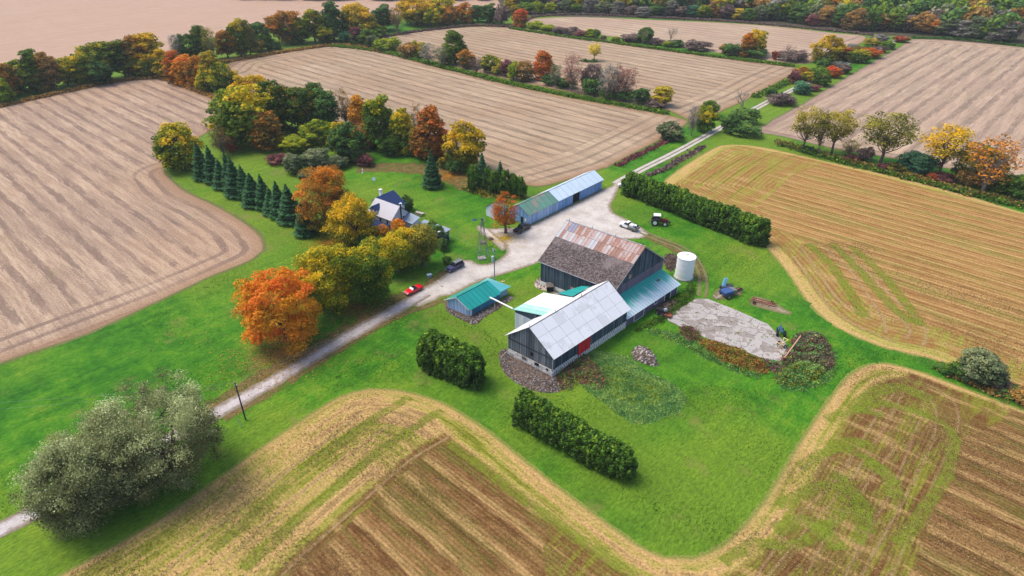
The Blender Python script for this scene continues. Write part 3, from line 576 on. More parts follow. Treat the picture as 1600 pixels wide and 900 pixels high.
def hash_(s): return sum((i+1)*ord(c) for i, c in enumerate(s)) % 9973
NVAR = dict(round=6, tall=4, vase=3, thin=3, shrub=4, bare=2, spruce=3, cedar=4)
TN = dict(round='leafy_tree', tall='tall_leafy_tree', vase='spreading_tree', thin='sparse_tree', shrub='shrub', bare='bare_tree', spruce='spruce_tree', cedar='cedar_tree')
TC = dict(round='tree', tall='tree', vase='tree', thin='tree', shrub='shrub', bare='tree', spruce='spruce', cedar='cedar')
tcount = [0]
def place_tree(kind, pal, X, Y, H, W, label, group=None, name=None, rz=None):
    tcount[0] += 1; k = tcount[0]; rr = random.Random(k*7+1)
    cr, tr, h0, w0 = proto(kind, k % NVAR[kind]); root = thing(name or TN[kind], label, TC[kind], (X, Y, 0), rr.uniform(0, 6.28) if rz is None else rz, group)
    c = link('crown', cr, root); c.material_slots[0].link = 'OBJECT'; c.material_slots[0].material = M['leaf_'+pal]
    t = link('trunk', tr, root); s = (W/w0, W/w0*rr.uniform(.92, 1.08), H/h0)
    c.scale = s; t.scale = s; return root
NUMW = ['first', 'second', 'third', 'fourth', 'fifth', 'sixth', 'seventh', 'eighth', 'ninth', 'tenth', 'eleventh', 'twelfth', 'thirteenth', 'fourteenth', 'fifteenth', 'sixteenth', 'seventeenth', 'eighteenth', 'nineteenth', 'twentieth', 'twenty-first', 'twenty-second', 'twenty-third', 'twenty-fourth', 'twenty-fifth', 'twenty-sixth', 'twenty-seventh', 'twenty-eighth', 'twenty-ninth', 'thirtieth', 'thirty-first', 'thirty-second', 'thirty-third', 'thirty-fourth', 'thirty-fifth', 'thirty-sixth', 'thirty-seventh', 'thirty-eighth', 'thirty-ninth', 'fortieth']
KW = dict(round='rounded tree', tall='tall tree', vase='spreading tree', thin='sparse tree', shrub='shrub', bare='leafless tree', spruce='spruce', cedar='cedar')
def row(place, group, items):
    """items: (x, y top, y bottom, width, kind, palette) in photo pixels"""
    items = sorted(items, key=lambda q: q[0]); big = [q for q in items]
    for i, (x, yt, yb, w, kind, pal) in enumerate(items):
        byy = yb-(.26*w if kind in ('round', 'shrub', 'tall', 'spruce') else 0)
        X, Y = G(x, byy); rng_d = math.hypot(math.hypot(X, Y), CAMH)
        W = w*rng_d/FPX*(1.12 if kind in ('round', 'tall', 'shrub') else 1.4*(1+.12*math.sin(i*2.3)) if kind == 'spruce' else 1.18 if kind == 'vase' else 1.0); H = max(HGT(X, Y, yt)*1.0, .6)
        if kind == 'shrub': H = max(H, W*.35)
        word = PAL[pal][1]
        lab = f"{word} {KW[kind]}, {NUMW[i]} from the left {place}"
        place_tree(kind, pal, X, Y, H, W, lab, group)
r_, t_, v_, h_, s_, b_, n_ = 'round', 'tall', 'vase', 'thin', 'shrub', 'bare', 'spruce'
row('in the hedgerow at the far left', 'trees in the far left hedgerow', [
 (3, 118, 168, 26, r_, 'lime'), (19, 93, 160, 28, t_, 'copper'), (42, 97, 155, 42, r_, 'greengold'), (66, 78, 150, 30, t_, 'greengold'), (85, 78, 148, 26, t_, 'brown'), (107, 92, 143, 34, r_, 'goldgreen'),
 (127, 88, 141, 32, r_, 'goldgreen'), (148, 70, 137, 40, r_, 'goldgreen'), (172, 58, 133, 34, t_, 'goldgreen'), (197, 60, 130, 38, t_, 'greenorange'), (218, 56, 127, 34, t_, 'copper'), (239, 44, 126, 40, t_, 'gold'), (232, 90, 127, 24, r_, 'goldgreen'), (160, 96, 138, 26, r_, 'dkgreen')])
row('between the two left fields', 'trees between the two left fields', [
 (261, 74, 128, 26, t_, 'gold'), (278, 79, 136, 26, t_, 'redorange'), (297, 83, 141, 33, t_, 'orange'), (315, 88, 146, 30, r_, 'copper'), (337, 81, 150, 32, t_, 'gold'), (355, 101, 160, 34, r_, 'goldgreen'), (330, 108, 152, 28, r_, 'goldgreen')])
row('in the tall back hedgerow', 'trees in the tall hedgerow behind the fields', [
 (281, 49, 96, 20, h_, 'grey'), (299, 52, 100, 26, r_, 'dkgreen'), (318, 40, 100, 24, t_, 'greengold'), (335, 37, 100, 22, h_, 'olive'), (357, 42, 98, 26, t_, 'copper'), (378, 28, 95, 26, t_, 'goldgreen'), (392, 32, 92, 22, t_, 'olive'),
 (408, 30, 86, 28, t_, 'dkgreen'), (404, 56, 86, 22, r_, 'gold'), (425, 60, 84, 24, r_, 'dkgreen'), (450, 15, 80, 50, r_, 'copper'), (472, 25, 76, 28, t_, 'greengold'), (493, 8, 74, 30, t_, 'goldgreen'), (523, 3, 72, 34, t_, 'dkgreen'), (508, 40, 74, 26, r_, 'greengold'),
 (560, 6, 70, 46, r_, 'gold'), (586, 40, 66, 24, r_, 'green'), (601, 6, 56, 32, t_, 'dkgreen'), (621, 7, 53, 22, h_, 'brown'), (650, -6, 51, 48, r_, 'gold'), (690, -6, 47, 44, r_, 'goldgreen'), (674, 12, 49, 26, r_, 'goldgreen'), (704, 10, 46, 24, r_, 'copper'), (728, 6, 42, 26, r_, 'copper'), (746, 5, 40, 22, t_, 'dkgreen'), (765, 4, 42, 24, t_, 'dkgreen'), (785, 8, 44, 22, s_, 'purple')])
row('in the middle hedgerow', 'trees in the hedgerow across the middle', [
 (541, 48, 72, 22, s_, 'teal'), (558, 39, 74, 18, t_, 'maroon'), (573, 47, 78, 34, r_, 'green'), (584, 54, 80, 18, s_, 'greygreen'), (596, 40, 60, 16, s_, 'lime'), (606, 60, 87, 32, s_, 'lime'), (640, 66, 97, 30, s_, 'brown'), (656, 64, 96, 24, s_, 'goldgreen'), (670, 66, 100, 28, h_, 'grey'), (690, 70, 104, 26, h_, 'greygreen'),
 (712, 48, 108, 34, t_, 'greengold'), (700, 76, 106, 22, s_, 'green'), (729, 78, 113, 26, r_, 'copper'), (745, 88, 117, 20, h_, 'purple'), (766, 87, 119, 30, r_, 'goldgreen'), (792, 92, 124, 18, t_, 'maroon'), (779, 98, 122, 22, s_, 'olive'), (803, 99, 130, 20, s_, 'lime'), (818, 96, 133, 30, r_, 'brown'),
 (850, 80, 132, 30, t_, 'redorange'), (868, 97, 137, 22, h_, 'greygreen'), (893, 82, 143, 32, h_, 'pink'), (860, 116, 139, 26, s_, 'dkgreen'), (884, 120, 144, 30, s_, 'dkgreen'), (924, 101, 150, 34, r_, 'purple'), (926, 124, 155, 30, s_, 'dkgreen'), (950, 100, 156, 36, h_, 'grey'), (977, 101, 156, 38, h_, 'pink'), (964, 100, 154, 30, h_, 'pink'), (952, 138, 160, 26, s_, 'green'), (976, 142, 163, 22, s_, 'dkgreen'),
 (1002, 137, 169, 27, r_, 'dkgreen'), (1024, 155, 174, 27, s_, 'purple'), (1034, 131, 172, 28, t_, 'yellow')])
place_tree('vase', 'yellow', *G(928, 95), 9.0, 9.5, 'small clear yellow tree alone on a grassy tuft in the combed field'); 
row('in the upper right hedgerow', 'trees in the upper right hedgerow', [
 (803, 8, 27, 14, t_, 'gold'), (814, 12, 47, 22, t_, 'redorange'), (835, 35, 50, 22, s_, 'lime'), (855, 38, 54, 22, s_, 'lime'), (874, 44, 58, 22, s_, 'purple'), (893, 43, 61, 26, s_, 'purple'), (908, 48, 62, 18, s_, 'maroon'), (922, 44, 63, 16, t_, 'lime'), (932, 46, 63, 12, s_, 'dkgreen'), (962, 57, 69, 12, s_, 'lime'), (943, 56, 65, 8, s_, 'maroon'), (985, 57, 71, 26, s_, 'purple'), (1008, 42, 73, 22, r_, 'dkgreen'), (1004, 36, 70, 12, b_, 'grey'),
 (1027, 64, 75, 20, s_, 'purple'), (1041, 64, 76, 11, s_, 'lime'), (1047, 32, 73, 20, b_, 'grey'), (1055, 68, 78, 22, s_, 'dkgreen'), (1090, 72, 87, 32, s_, 'purple'), (1132, 68, 87, 16, s_, 'copper'), (1142, 68, 93, 26, s_, 'dkgreen'), (1166, 49, 94, 22, t_, 'copper'), (1178, 46, 95, 32, r_, 'goldgreen'), (1182, 82, 97, 30, s_, 'dkgreen'), (1212, 80, 96, 12, s_, 'red'), (1226, 63, 99, 22, b_, 'purple'), (1238, 84, 103, 32, s_, 'purple')])
row('along the far lane', 'trees and bushes along the farm lane', [
 (1080, 160, 212, 20, h_, 'grey'), (1098, 166, 212, 26, r_, 'greengold'), (1107, 157, 186, 22, r_, 'green'), (1047, 192, 226, 34, r_, 'greygreen'), (1116, 178, 190, 14, s_, 'lime'), (1139, 178, 213, 24, r_, 'dkgreen'), (1164, 168, 202, 38, s_, 'dkgreen'), (1158, 136, 175, 32, b_, 'grey'), (1162, 209, 221, 40, s_, 'dkgreen'), (1206, 137, 153, 13, s_, 'dkgreen'), (1222, 153, 171, 34, s_, 'purple'),
 (1240, 111, 134, 14, s_, 'maroon'), (1251, 105, 126, 18, r_, 'copper'), (1265, 116, 134, 30, s_, 'gold'), (1281, 107, 139, 22, r_, 'green'), (1252, 128, 153, 24, r_, 'teal'), (1271, 135, 146, 18, s_, 'maroon'), (1289, 57, 106, 32, r_, 'gold'), (1286, 92, 109, 18, s_, 'dkgreen'), (1301, 104, 126, 20, r_, 'redorange'), (1308, 96, 107, 15, s_, 'grey'), (1318, 100, 119, 18, r_, 'purple'),
 (1312, 74, 98, 16, t_, 'red'), (1322, 72, 98, 16, t_, 'redorange'), (1332, 68, 82, 13, s_, 'grey'), (1338, 77, 104, 30, r_, 'greengold'), (1345, 73, 90, 20, s_, 'copper'), (1358, 75, 96, 22, r_, 'redorange'), (1361, 60, 76, 20, s_, 'olive'), (1372, 54, 72, 22, r_, 'grey'), (1385, 64, 81, 18, r_, 'green'), (1374, 72, 86, 18, s_, 'purple'), (1406, 56, 70, 18, s_, 'red')])
row('beside the golden field', 'trees in the hedgerow beside the golden field', [
 (1254, 168, 236, 50, v_, 'olive'), (1277, 172, 240, 18, h_, 'olive'), (1299, 170, 240, 54, v_, 'olive'), (1262, 229, 243, 18, s_, 'dkgreen'), (1325, 216, 246, 26, h_, 'olive'), (1349, 232, 255, 20, s_, 'purple'), (1374, 175, 258, 78, v_, 'olive'), (1332, 243, 255, 18, s_, 'maroon'), (1384, 258, 270, 20, s_, 'maroon'), (1402, 262, 274, 26, s_, 'olive'), (1431, 239, 279, 45, r_, 'teal'), (1465, 196, 275, 62, v_, 'gold'),
 (1476, 272, 288, 24, s_, 'maroon'), (1458, 272, 284, 16, s_, 'red'), (1512, 268, 295, 28, s_, 'brown'), (1532, 208, 298, 72, h_, 'copper'), (1520, 232, 296, 46, r_, 'goldgreen'), (1560, 290, 304, 26, s_, 'lime'), (1588, 276, 314, 48, s_, 'green')])
# the yard and its groves
row('in the farmhouse grove', 'trees in the grove behind the farmhouse', [
 (284, 194, 276, 56, r_, 'goldgreen'), (350, 198, 244, 34, h_, 'brown'), (364, 212, 243, 24, s_, 'red'), (387, 136, 246, 84, r_, 'greengold'), (401, 116, 190, 50, r_, 'gold'), (420, 176, 244, 44, t_, 'copper'), (440, 124, 218, 52, r_, 'greenorange'), (474, 128, 216, 42, t_, 'greenorange'), (497, 130, 200, 32, t_, 'greenorange'), (512, 136, 212, 38, t_, 'dkgreen'), (542, 138, 200, 28, h_, 'brown'), (564, 150, 212, 32, t_, 'orange'),
 (597, 146, 246, 46, t_, 'greengold'), (570, 196, 240, 30, r_, 'brown'), (440, 209, 238, 20, t_, 'gold'), (463, 213, 246, 34, r_, 'lime'), (497, 190, 240, 46, r_, 'lime'), (497, 232, 274, 44, r_, 'greygreen'), (462, 240, 278, 28, r_, 'greygreen'), (534, 192, 250, 38, r_, 'goldgreen'), (549, 196, 262, 46, r_, 'dkgreen'), (527, 244, 270, 26, r_, 'greygreen'), (436, 242, 263, 32, s_, 'maroon'), (571, 243, 264, 22, s_, 'maroon'), (480, 268, 284, 26, s_, 'greygreen'),
 (632, 166, 248, 36, t_, 'goldgreen'), (654, 160, 230, 22, h_, 'brown'), (650, 196, 250, 32, r_, 'olive'), (674, 167, 262, 50, t_, 'redorange'), (724, 194, 277, 56, r_, 'gold'), (712, 250, 276, 24, s_, 'dkgreen'), (694, 246, 266, 18, s_, 'olive'), (612, 214, 250, 30, r_, 'green')])
row('in the spruce row', 'spruces in the windbreak', [
 (320, 223, 286, 24, n_, 'spruce'), (337, 229, 290, 22, n_, 'spruce'), (350, 249, 300, 26, n_, 'spruce'), (363, 240, 302, 20, n_, 'spruce'), (372, 248, 313, 28, n_, 'spruce'), (386, 259, 316, 26, n_, 'spruce'), (399, 272, 327, 26, n_, 'spruce'), (416, 274, 332, 26, n_, 'spruce'), (427, 294, 340, 24, n_, 'spruce'), (440, 285, 345, 24, n_, 'spruce'), (457, 290, 356, 36, n_, 'spruce'), (478, 318, 374, 26, n_, 'spruce')])
row('beyond the house lawn', 'evergreens on the lawn', [
 (676, 238, 299, 27, n_, 'spruce'), (754, 238, 296, 24, n_, 'spruce'), (741, 258, 298, 20, 'cedar', 'cedar'), (763, 262, 300, 20, 'cedar', 'cedar'), (773, 266, 303, 20, 'cedar', 'cedar'), (782, 252, 303, 22, n_, 'spruce'), (790, 266, 306, 22, 'cedar', 'cedar'), (802, 272, 307, 20, 'cedar', 'cedar'), (813, 276, 308, 20, 'cedar', 'cedar')])
row('among the shrubs around the farmhouse', 'bushes around the farmhouse', [
 (637, 306, 334, 18, r_, 'dkgreen'), (682, 352, 388, 26, r_, 'dkgreen'), (693, 372, 395, 18, r_, 'dkgreen'), (699, 400, 416, 14, s_, 'dkgreen'), (676, 345, 372, 20, r_, 'green'), (578, 360, 400, 44, r_, 'dkgreen'), (600, 372, 405, 34, r_, 'green')])
row('between the lower right fields', 'bushes between the lower right fields', [
 (1477, 572, 586, 22, s_, 'dkgreen'), (1497, 572, 594, 28, s_, 'green'), (1526, 553, 606, 50, r_, 'greygreen'), (1546, 588, 606, 26, s_, 'dkgreen'), (1562, 596, 614, 26, s_, 'purple'), (1578, 604, 622, 28, s_, 'dkgreen'), (1598, 612, 632, 30, s_, 'brown'), (1625, 622, 645, 34, s_, 'green')])

# big trees near the drive: each grown for itself
def hero(pal, x, yt, yb, w, label, seed, dens=1.0, base=.02, kind='round', name='maple_tree', ls=.20, lr=1.45, tlo=.15, bark='bark', by=None, nl=170, per=150):
    X, Y = G(x, by if by else yb-.24*w); D = math.hypot(math.hypot(X, Y), CAMH); W = w*D/FPX*.9; H = HGT(X, Y, yt)*.99; rg = rng_(seed); base = base*.3 if name == 'maple_tree' else base
    V, t, C, Rr = crown_arrays(rg, H, W, base, int(nl*dens), per, lr, ls, kind, tlo=tlo)
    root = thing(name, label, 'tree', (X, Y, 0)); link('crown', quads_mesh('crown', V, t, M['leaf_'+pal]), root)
    link('trunk', trunk_mesh(rg, 'trunk', H, base, C, .42, M[bark], 22), root); return root, X, Y, W
hero('orange', 446, 428, 564, 122, 'large bright orange maple, nearest the drive, red leaves high on its left', 11, 1.0, .10, tlo=.22)
hero('goldgreen', 515, 384, 502, 92, 'tall green and gold maple directly behind the orange maple', 12, .9, .08, tlo=.06)
hero('greengold', 570, 384, 492, 84, 'green maple with yellowing top, beside the red convertible', 13, .9, .06, tlo=.22)
hero('gold', 553, 304, 402, 80, 'golden yellow maple left of the farmhouse', 14, .8, .08, tlo=.2)
hero('copper', 513, 258, 378, 84, 'tall copper orange maple left of the house, beside the spruce row', 15, .9, .06, tlo=.2)
hero('goldgreen', 624, 362, 442, 74, 'golden topped maple just below the farmhouse', 16, .7, .08, tlo=.15, nl=140)
hero('olive', 660, 344, 430, 58, 'dense olive tree right of the golden maple, below the farmhouse', 17, .6, .05, tlo=-.08, nl=150)
hero('orange', 626, 342, 380, 24, 'small orange-topped tree against the farmhouse gable', 18, .25, .1, ls=.18, lr=1.1)
hero('orange', 600, 352, 392, 24, 'small orange tree left of the farmhouse porch', 19, .25, .1, ls=.18, lr=1.1, tlo=.1)
hero('greengold', 590, 372, 424, 50, 'low green tree between golden maples', 20, .4, .05, tlo=.1)
hero('redorange', 790, 299, 378, 44, 'thin orange tree with bare upper twigs in front of the white shed', 21, .5, .08, by=364, ls=.15, lr=.9, per=60, tlo=.15, name='thinning_tree')
# the willows: many stems, open grey crowns
def willow(x, by, yt, w, label, seed, lean):
    X, Y = G(x, by); D = math.hypot(math.hypot(X, Y), CAMH); W = w*D/FPX; H = HGT(X, Y, yt)*.93; rg = rng_(seed)
    C, Rr = crown_shape(rg, H, W, .02, 250, 1.2, 'round'); kk = rg.uniform(size=len(C)) < .88; C = C[kk]; Rr = Rr[kk]*rg.uniform(.7, 1.25, kk.sum())
    C[:, 0] += lean[0]*C[:, 2]/H; C[:, 1] += lean[1]*C[:, 2]/H
    cnt = (300*(Rr/1.2)**2).astype(int); idx = np.repeat(np.arange(len(C)), cnt); m = len(idx); Dd = unit(m, rg)
    P = C[idx]+Dd*(Rr[idx]*rg.uniform(.05, 1.45, m)**.8)[:, None]*np.array([1, 1, .85]); P[:, 2] = np.maximum(P[:, 2], .15)
    V = leafquads(P, Dd*.4+unit(m, rg)*1.0+np.array([0, 0, .25]), .105*rg.uniform(.5, 1.5, m), rg)
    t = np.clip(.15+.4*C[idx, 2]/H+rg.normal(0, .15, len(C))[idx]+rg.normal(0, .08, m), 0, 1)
    root = thing('willow_tree', label, 'tree', (X, Y, 0)); link('crown', quads_mesh('crown', V, t, M['leaf_willow']), root)
    mb = MB()
    for s in range(5):
        a = s*1.25+rg.uniform(0, .5); out = W*.22; k = np.array([cos(a)*out, sin(a)*out, H*.5]); mb.tube([(cos(a)*.4, sin(a)*.4, -.2), (cos(a)*out*.45, sin(a)*out*.45, H*.25), k], [.5, .36, .2], 7)
        near = np.argsort(((C-k)**2).sum(1))[:16]
        for i in near: mb.tube([k, (k+C[i])/2+rg.normal(0, .25, 3), C[i]], [.16, .09, .03], 5)
    mb.obj('trunk', M['bark'], root)
willow(276, 738, 606, 150, 'right hand silvery olive willow of the many-stemmed group beside the drive', 31, (.8, .5))
willow(142, 802, 684, 104, 'left hand silvery olive willow with low spreading limbs, nearest the drive edge', 32, (-.6, 0))
willow(206, 768, 638, 128, 'middle silvery olive willow between its two neighbours beside the drive', 33, (-.8, 0))

# clipped cedar rows
def cedar_row(p0, p1, y0, y1, n, wid, label, group, seed, jit=.25):
    a, b = G(*p0), G(*p1); rr = random.Random(seed); hh0, hh1 = HGT(a[0], a[1], y0), HGT(b[0], b[1], y1)
    for i in range(n):
        f = i/(n-1); q = a+(b-a)*f; H = (hh0+(hh1-hh0)*f)*rr.uniform(.94, 1.04)
        place_tree('cedar', 'cedar', q[0]+rr.uniform(-jit, jit), q[1]+rr.uniform(-jit, jit), H, wid*rr.uniform(.95, 1.1), label(i, n), group)
def lab(where): return lambda i, n: f"dark green cedar, {NUMW[i]} from the left {where}"
cedar_row((982, 303), (1183, 381), 268, 342, 30, 5.0, lab('in the long row beyond the barns'), 'cedars in the long row', 1)
cedar_row((818, 660), (972, 744), 613, 703, 19, 4.2, lab('in the lowest row'), 'cedars in the lower row', 2)
cedar_row((672, 572), (736, 600), 522, 553, 6, 4.8, lab('in the short row'), 'cedars in the short row', 3, .1)
cedar_row((681, 566), (741, 594), 516, 547, 5, 4.6, lambda i, n: f"dark green cedar, {NUMW[i]} from the left behind the short row", 'cedars in the short row', 4, .1)

# undergrowth along the hedgerows, weeds: uncountable growth
def growth(name, pix, width, h, n, mats, label, cat, seed, ls=.3, area=False):
    """leafy ground cover scattered along a line (or over an outline)"""
    rg = rng_(seed); root = None
    if area:
        L = smooth_line([G(*p) for p in pix], 1.0); lo, hi = L.min(0), L.max(0); Q = rg.uniform(lo, hi, (n*3, 2)); Q = Q[inside(Q, L)][:n]; dd, _, _ = dist_poly(Q, L); edge = np.clip(dd/1.4, .3, 1); kp = rg.uniform(size=len(Q)) < .2+dd/(2.0+1.5*np.sin(Q[:, 0]*1.3)*np.sin(Q[:, 1]*1.7)); Q = Q[kp]; edge = edge[kp]
    else:
        L = smooth_line([G(*p) for p in pix], 2.0, False); i = rg.uniform(0, len(L)-1.001, n); k = i.astype(int); f = (i-k)[:, None]
        Q = L[k]*(1-f)+L[k+1]*f+rg.normal(0, width*.35, (n, 2)); edge = np.ones(n)
    Q3 = np.column_stack([Q, np.zeros(len(Q))])
    lump = .5+.5*np.sin(Q[:, 0]*.9+2*np.sin(Q[:, 1]*.7))*np.sin(Q[:, 1]*1.1+1.3*np.sin(Q[:, 0]*.5))
    hh = h*(.35+.65*lump)*edge; m = 7; idx = np.repeat(np.arange(len(Q)), m)
    P = Q3[idx]+np.column_stack([rg.normal(0, ls*1.3, (len(idx), 2)), hh[idx]*rg.uniform(.1, 1, len(idx))])
    V = leafquads(P, unit(len(idx), rg)*.8+np.array([0, 0, .6]), ls*rg.uniform(.5, 1.2, len(idx)), rg)
    t = np.clip(.45+.3*(lump[idx]-.5)+rg.normal(0, .16, len(idx)), 0, 1)
    link(name, quads_mesh(name, V, t, M[mats]), None, label, cat, None, 'stuff')
ug = [([(-60, 178), (0, 167), (75, 150), (185, 127), (252, 122)], 'greengold'), ([(252, 122), (300, 139), (350, 158), (385, 170)], 'brown'), ([(280, 105), (350, 98), (430, 84), (530, 71), (600, 82)], 'dkgreen'),
      ([(520, 72), (600, 82), (700, 108), (800, 132), (900, 152), (1000, 170), (1038, 177)], 'dkgreen'), ([(580, 62), (650, 50), (740, 41), (810, 43)], 'dkgreen'), ([(800, 45), (900, 60), (1000, 73), (1100, 87), (1238, 104)], 'dkgreen'),
      ([(1218, 224), (1300, 247), (1400, 272), (1500, 298), (1600, 322)], 'brown'), ([(1222, 226), (1300, 249), (1400, 274), (1500, 300), (1620, 330)], 'green'), ([(1464, 574), (1500, 588), (1560, 606), (1640, 640)], 'green'), ([(1480, 582), (1560, 614), (1640, 645)], 'brown'),
      ([(966, 259), (1000, 241), (1040, 222), (1062, 214)], 'maroon'), ([(1014, 274), (1040, 264), (1062, 250), (1085, 238), (1100, 229)], 'purple'), ([(820, 34), (835, 27), (900, 23), (1000, 27), (1100, 32), (1200, 39), (1360, 55)], 'purple'),
      ([(1430, 60), (1500, 62), (1600, 73), (1700, 84)], 'dkgreen'), ([(400, 190), (470, 205), (560, 226), (650, 244), (720, 262)], 'dkgreen'), ([(908, 96), (930, 97)], 'dkgreen'), ([(1180, 152), (1230, 130), (1290, 104), (1380, 64)], 'green'), ([(728, 296), (770, 306), (815, 309)], 'olive')]
for i, (p, m) in enumerate(ug):
    L = smooth_line([G(*q) for q in p], 4, False); ln = np.linalg.norm(np.diff(L, axis=0), axis=1).sum()
    far_ = np.linalg.norm(L.mean(0)) > 200
    thin_ = i in (10, 11); m = {0: 'brown', 2: 'brown', 3: 'green', 4: 'purple', 5: 'green'}.get(i, m)
    growth('undergrowth', p, 1.0 if thin_ else 2.4 if far_ else 2.2, .7 if thin_ else 1.5 if far_ else 1.2, int(ln*(5 if thin_ else 9 if far_ else 14)), 'leaf_'+m, f"low {PAL[m][1]} undergrowth, strip {['at the far left hedge','between the left fields','under the tall back hedgerow','under the middle hedgerow','along the top of the combed field','under the upper right hedgerow','beside the golden field','on the near side beside the golden field','between the lower right fields','on the near side between the lower right fields','left of the lane past the shed','right of the lane past the hedge','along the wood edge behind the pale field','along the wood edge behind the furrowed field','beneath the grove behind the house','under the lone yellow tree','along the bushy far lane','under the evergreens by the shed'][i]}", 'undergrowth', 60+i, .45 if far_ else .3)

growth('weed_patch', [(905, 575), (918, 548), (945, 552), (975, 556), (1010, 580), (1050, 600), (1073, 622), (1062, 640), (1012, 662), (978, 656), (942, 628), (912, 604)], 0, .32, 15000, 'leaf_weed', 'coarse bluish green weeds spreading over the lawn right of the barn', 'weeds', 81, .17, True)
growth('weed_patch', [(905, 590), (935, 560), (990, 580), (1040, 600), (1060, 620), (1010, 645), (960, 630)], 0, .4, 1300, 'leaf_lime', 'paler yellowish weeds in the middle of the rough patch right of the barn', 'weeds', 82, .17, True)
def bed(name, pix, h, parts, where, seed, ls=.17):
    for k, (m, n, word) in enumerate(parts): growth(name, pix, 0, h*(1+.25*(k % 3-1)), n, 'leaf_'+m, f"{word} {where}", 'weeds' if name == 'weed_strip' else 'brambles', seed+k, ls, True)
bed('bramble_patch', [(866, 590), (880, 570), (905, 545), (925, 556), (945, 580), (955, 600), (940, 612), (905, 600), (885, 612), (872, 608)], 1.3, [('brown', 700, 'brown brambles'), ('weed', 500, 'greenish stems'), ('maroon', 260, 'reddish stems'), ('purple', 400, 'bare purplish stems')], 'against the stone foot of the barn', 183, .15)
bed('weed_strip', [(1012, 512), (1060, 520), (1100, 540), (1140, 563), (1180, 580), (1196, 584), (1190, 592), (1150, 584), (1100, 560), (1050, 533), (1010, 520)], .5, [('weed', 1500, 'bluish green weeds'), ('green', 500, 'mid green weeds')], 'in a strip below the concrete pad', 193, .15)
bed('weed_strip', [(1090, 532), (1130, 536), (1170, 552), (1204, 572), (1196, 584), (1150, 576), (1112, 556)], 1.1, [('brown', 900, 'brown weeds'), ('olive', 600, 'olive weeds'), ('red', 200, 'dull red weeds'), ('green', 350, 'mid green weeds')], 'at the lower edge of the concrete pad', 203)
bed('weed_strip', [(1064, 508), (1090, 514), (1098, 530), (1084, 535), (1064, 526)], 1.0, [('maroon', 420, 'maroon weeds'), ('green', 120, 'green weeds')], 'at the left end of the concrete pad', 213, .15)
bed('bramble_patch', [(1190, 560), (1215, 566), (1232, 545), (1240, 524), (1262, 518), (1285, 523), (1298, 540), (1303, 568), (1292, 582), (1262, 570), (1236, 572), (1216, 584), (1196, 576)], 1.5, [('maroon', 1000, 'maroon brambles'), ('purple', 1000, 'purplish brown brambles'), ('weed', 380, 'bluish green leaves among brambles'), ('copper', 150, 'rusty leaves among brambles'), ('green', 300, 'green leaves among brambles')], 'at the right end of the concrete pad', 223)
bed('bramble_patch', [(1208, 590), (1236, 568), (1264, 566), (1290, 580), (1272, 598), (1240, 604), (1214, 600)], 1.2, [('goldgreen', 450, 'yellow-green bushes'), ('olive', 500, 'olive bushes'), ('weed', 600, 'bluish green bushes')], 'below the brambles at the pad end', 233)
bed('weed_strip', [(1216, 598), (1250, 600), (1280, 590), (1298, 570), (1304, 548), (1309, 575), (1296, 596), (1260, 611), (1222, 608)], .7, [('weed', 1100, 'bluish green weeds'), ('green', 400, 'mid green weeds')], 'rimming the bushes at the pad end', 243)
growth('weed_strip', [(1040, 470), (1056, 462), (1070, 452), (1080, 440), (1088, 452), (1080, 472), (1060, 486), (1046, 500), (1020, 512), (990, 520), (1000, 508), (1030, 492)], 0, .7, 2200, 'leaf_green', 'green weeds round the lean-to and the silo foot', 'weeds', 91, .17, True)
growth('weed_strip', [(1050, 505), (1070, 512), (1110, 528), (1180, 555), (1220, 560), (1228, 545), (1210, 518), (1212, 540), (1190, 556), (1110, 526)], 0, .35, 420, 'leaf_brown', 'dry weeds creeping over the lower edge of the concrete pad', 'weeds', 95, .13, True)
growth('weed_strip', [(1060, 484), (1107, 468), (1200, 507), (1228, 545), (1173, 551), (1072, 514), (1045, 500)], 0, .22, 260, 'leaf_green', 'green weeds sprouting from cracks of the concrete pad', 'weeds', 96, .12, True)
growth('bramble_patch', [(1036, 402), (1052, 396), (1060, 410), (1050, 424), (1040, 418)], 0, 1.0, 700, 'leaf_purple', 'purplish brown weeds between the silo and the barn', 'brambles', 92, .18, True)

# fallen leaves
def litter(x, y, rad, n, mat, label, seed):
    X, Y = G(x, y); rg = rng_(seed); r = rad*np.abs(rg.normal(0, .55, n)); a = rg.uniform(0, 6.283, n)
    P = np.column_stack([X+r*np.cos(a), Y+r*np.sin(a), np.full(n, .05)+rg.uniform(0, .04, n)])
    V = leafquads(P, unit(n, rg)*.25+np.array([0, 0, 1]), .11*rg.uniform(.6, 1.4, n), rg)
    link('fallen_leaves', quads_mesh('fallen_leaves', V, rg.uniform(.2, .9, n), M[mat]), None, label, 'leaves', None, 'stuff')
litter(440, 552, 12, 6500, 'leaf_brown', 'fallen leaves strewn on the grass beneath the orange maple', 1)
litter(560, 480, 10, 4500, 'leaf_brown', 'fallen leaves on the dark grass behind the red convertible', 2)
litter(520, 378, 9, 3500, 'leaf_copper', 'fallen leaves beneath the tall copper maple', 3)
litter(700, 275, 14, 3500, 'leaf_copper', 'fallen leaves along the lawn edge under the grove', 4)
litter(790, 372, 5, 1500, 'leaf_gold', 'yellow leaves beneath the thinning orange tree', 5)

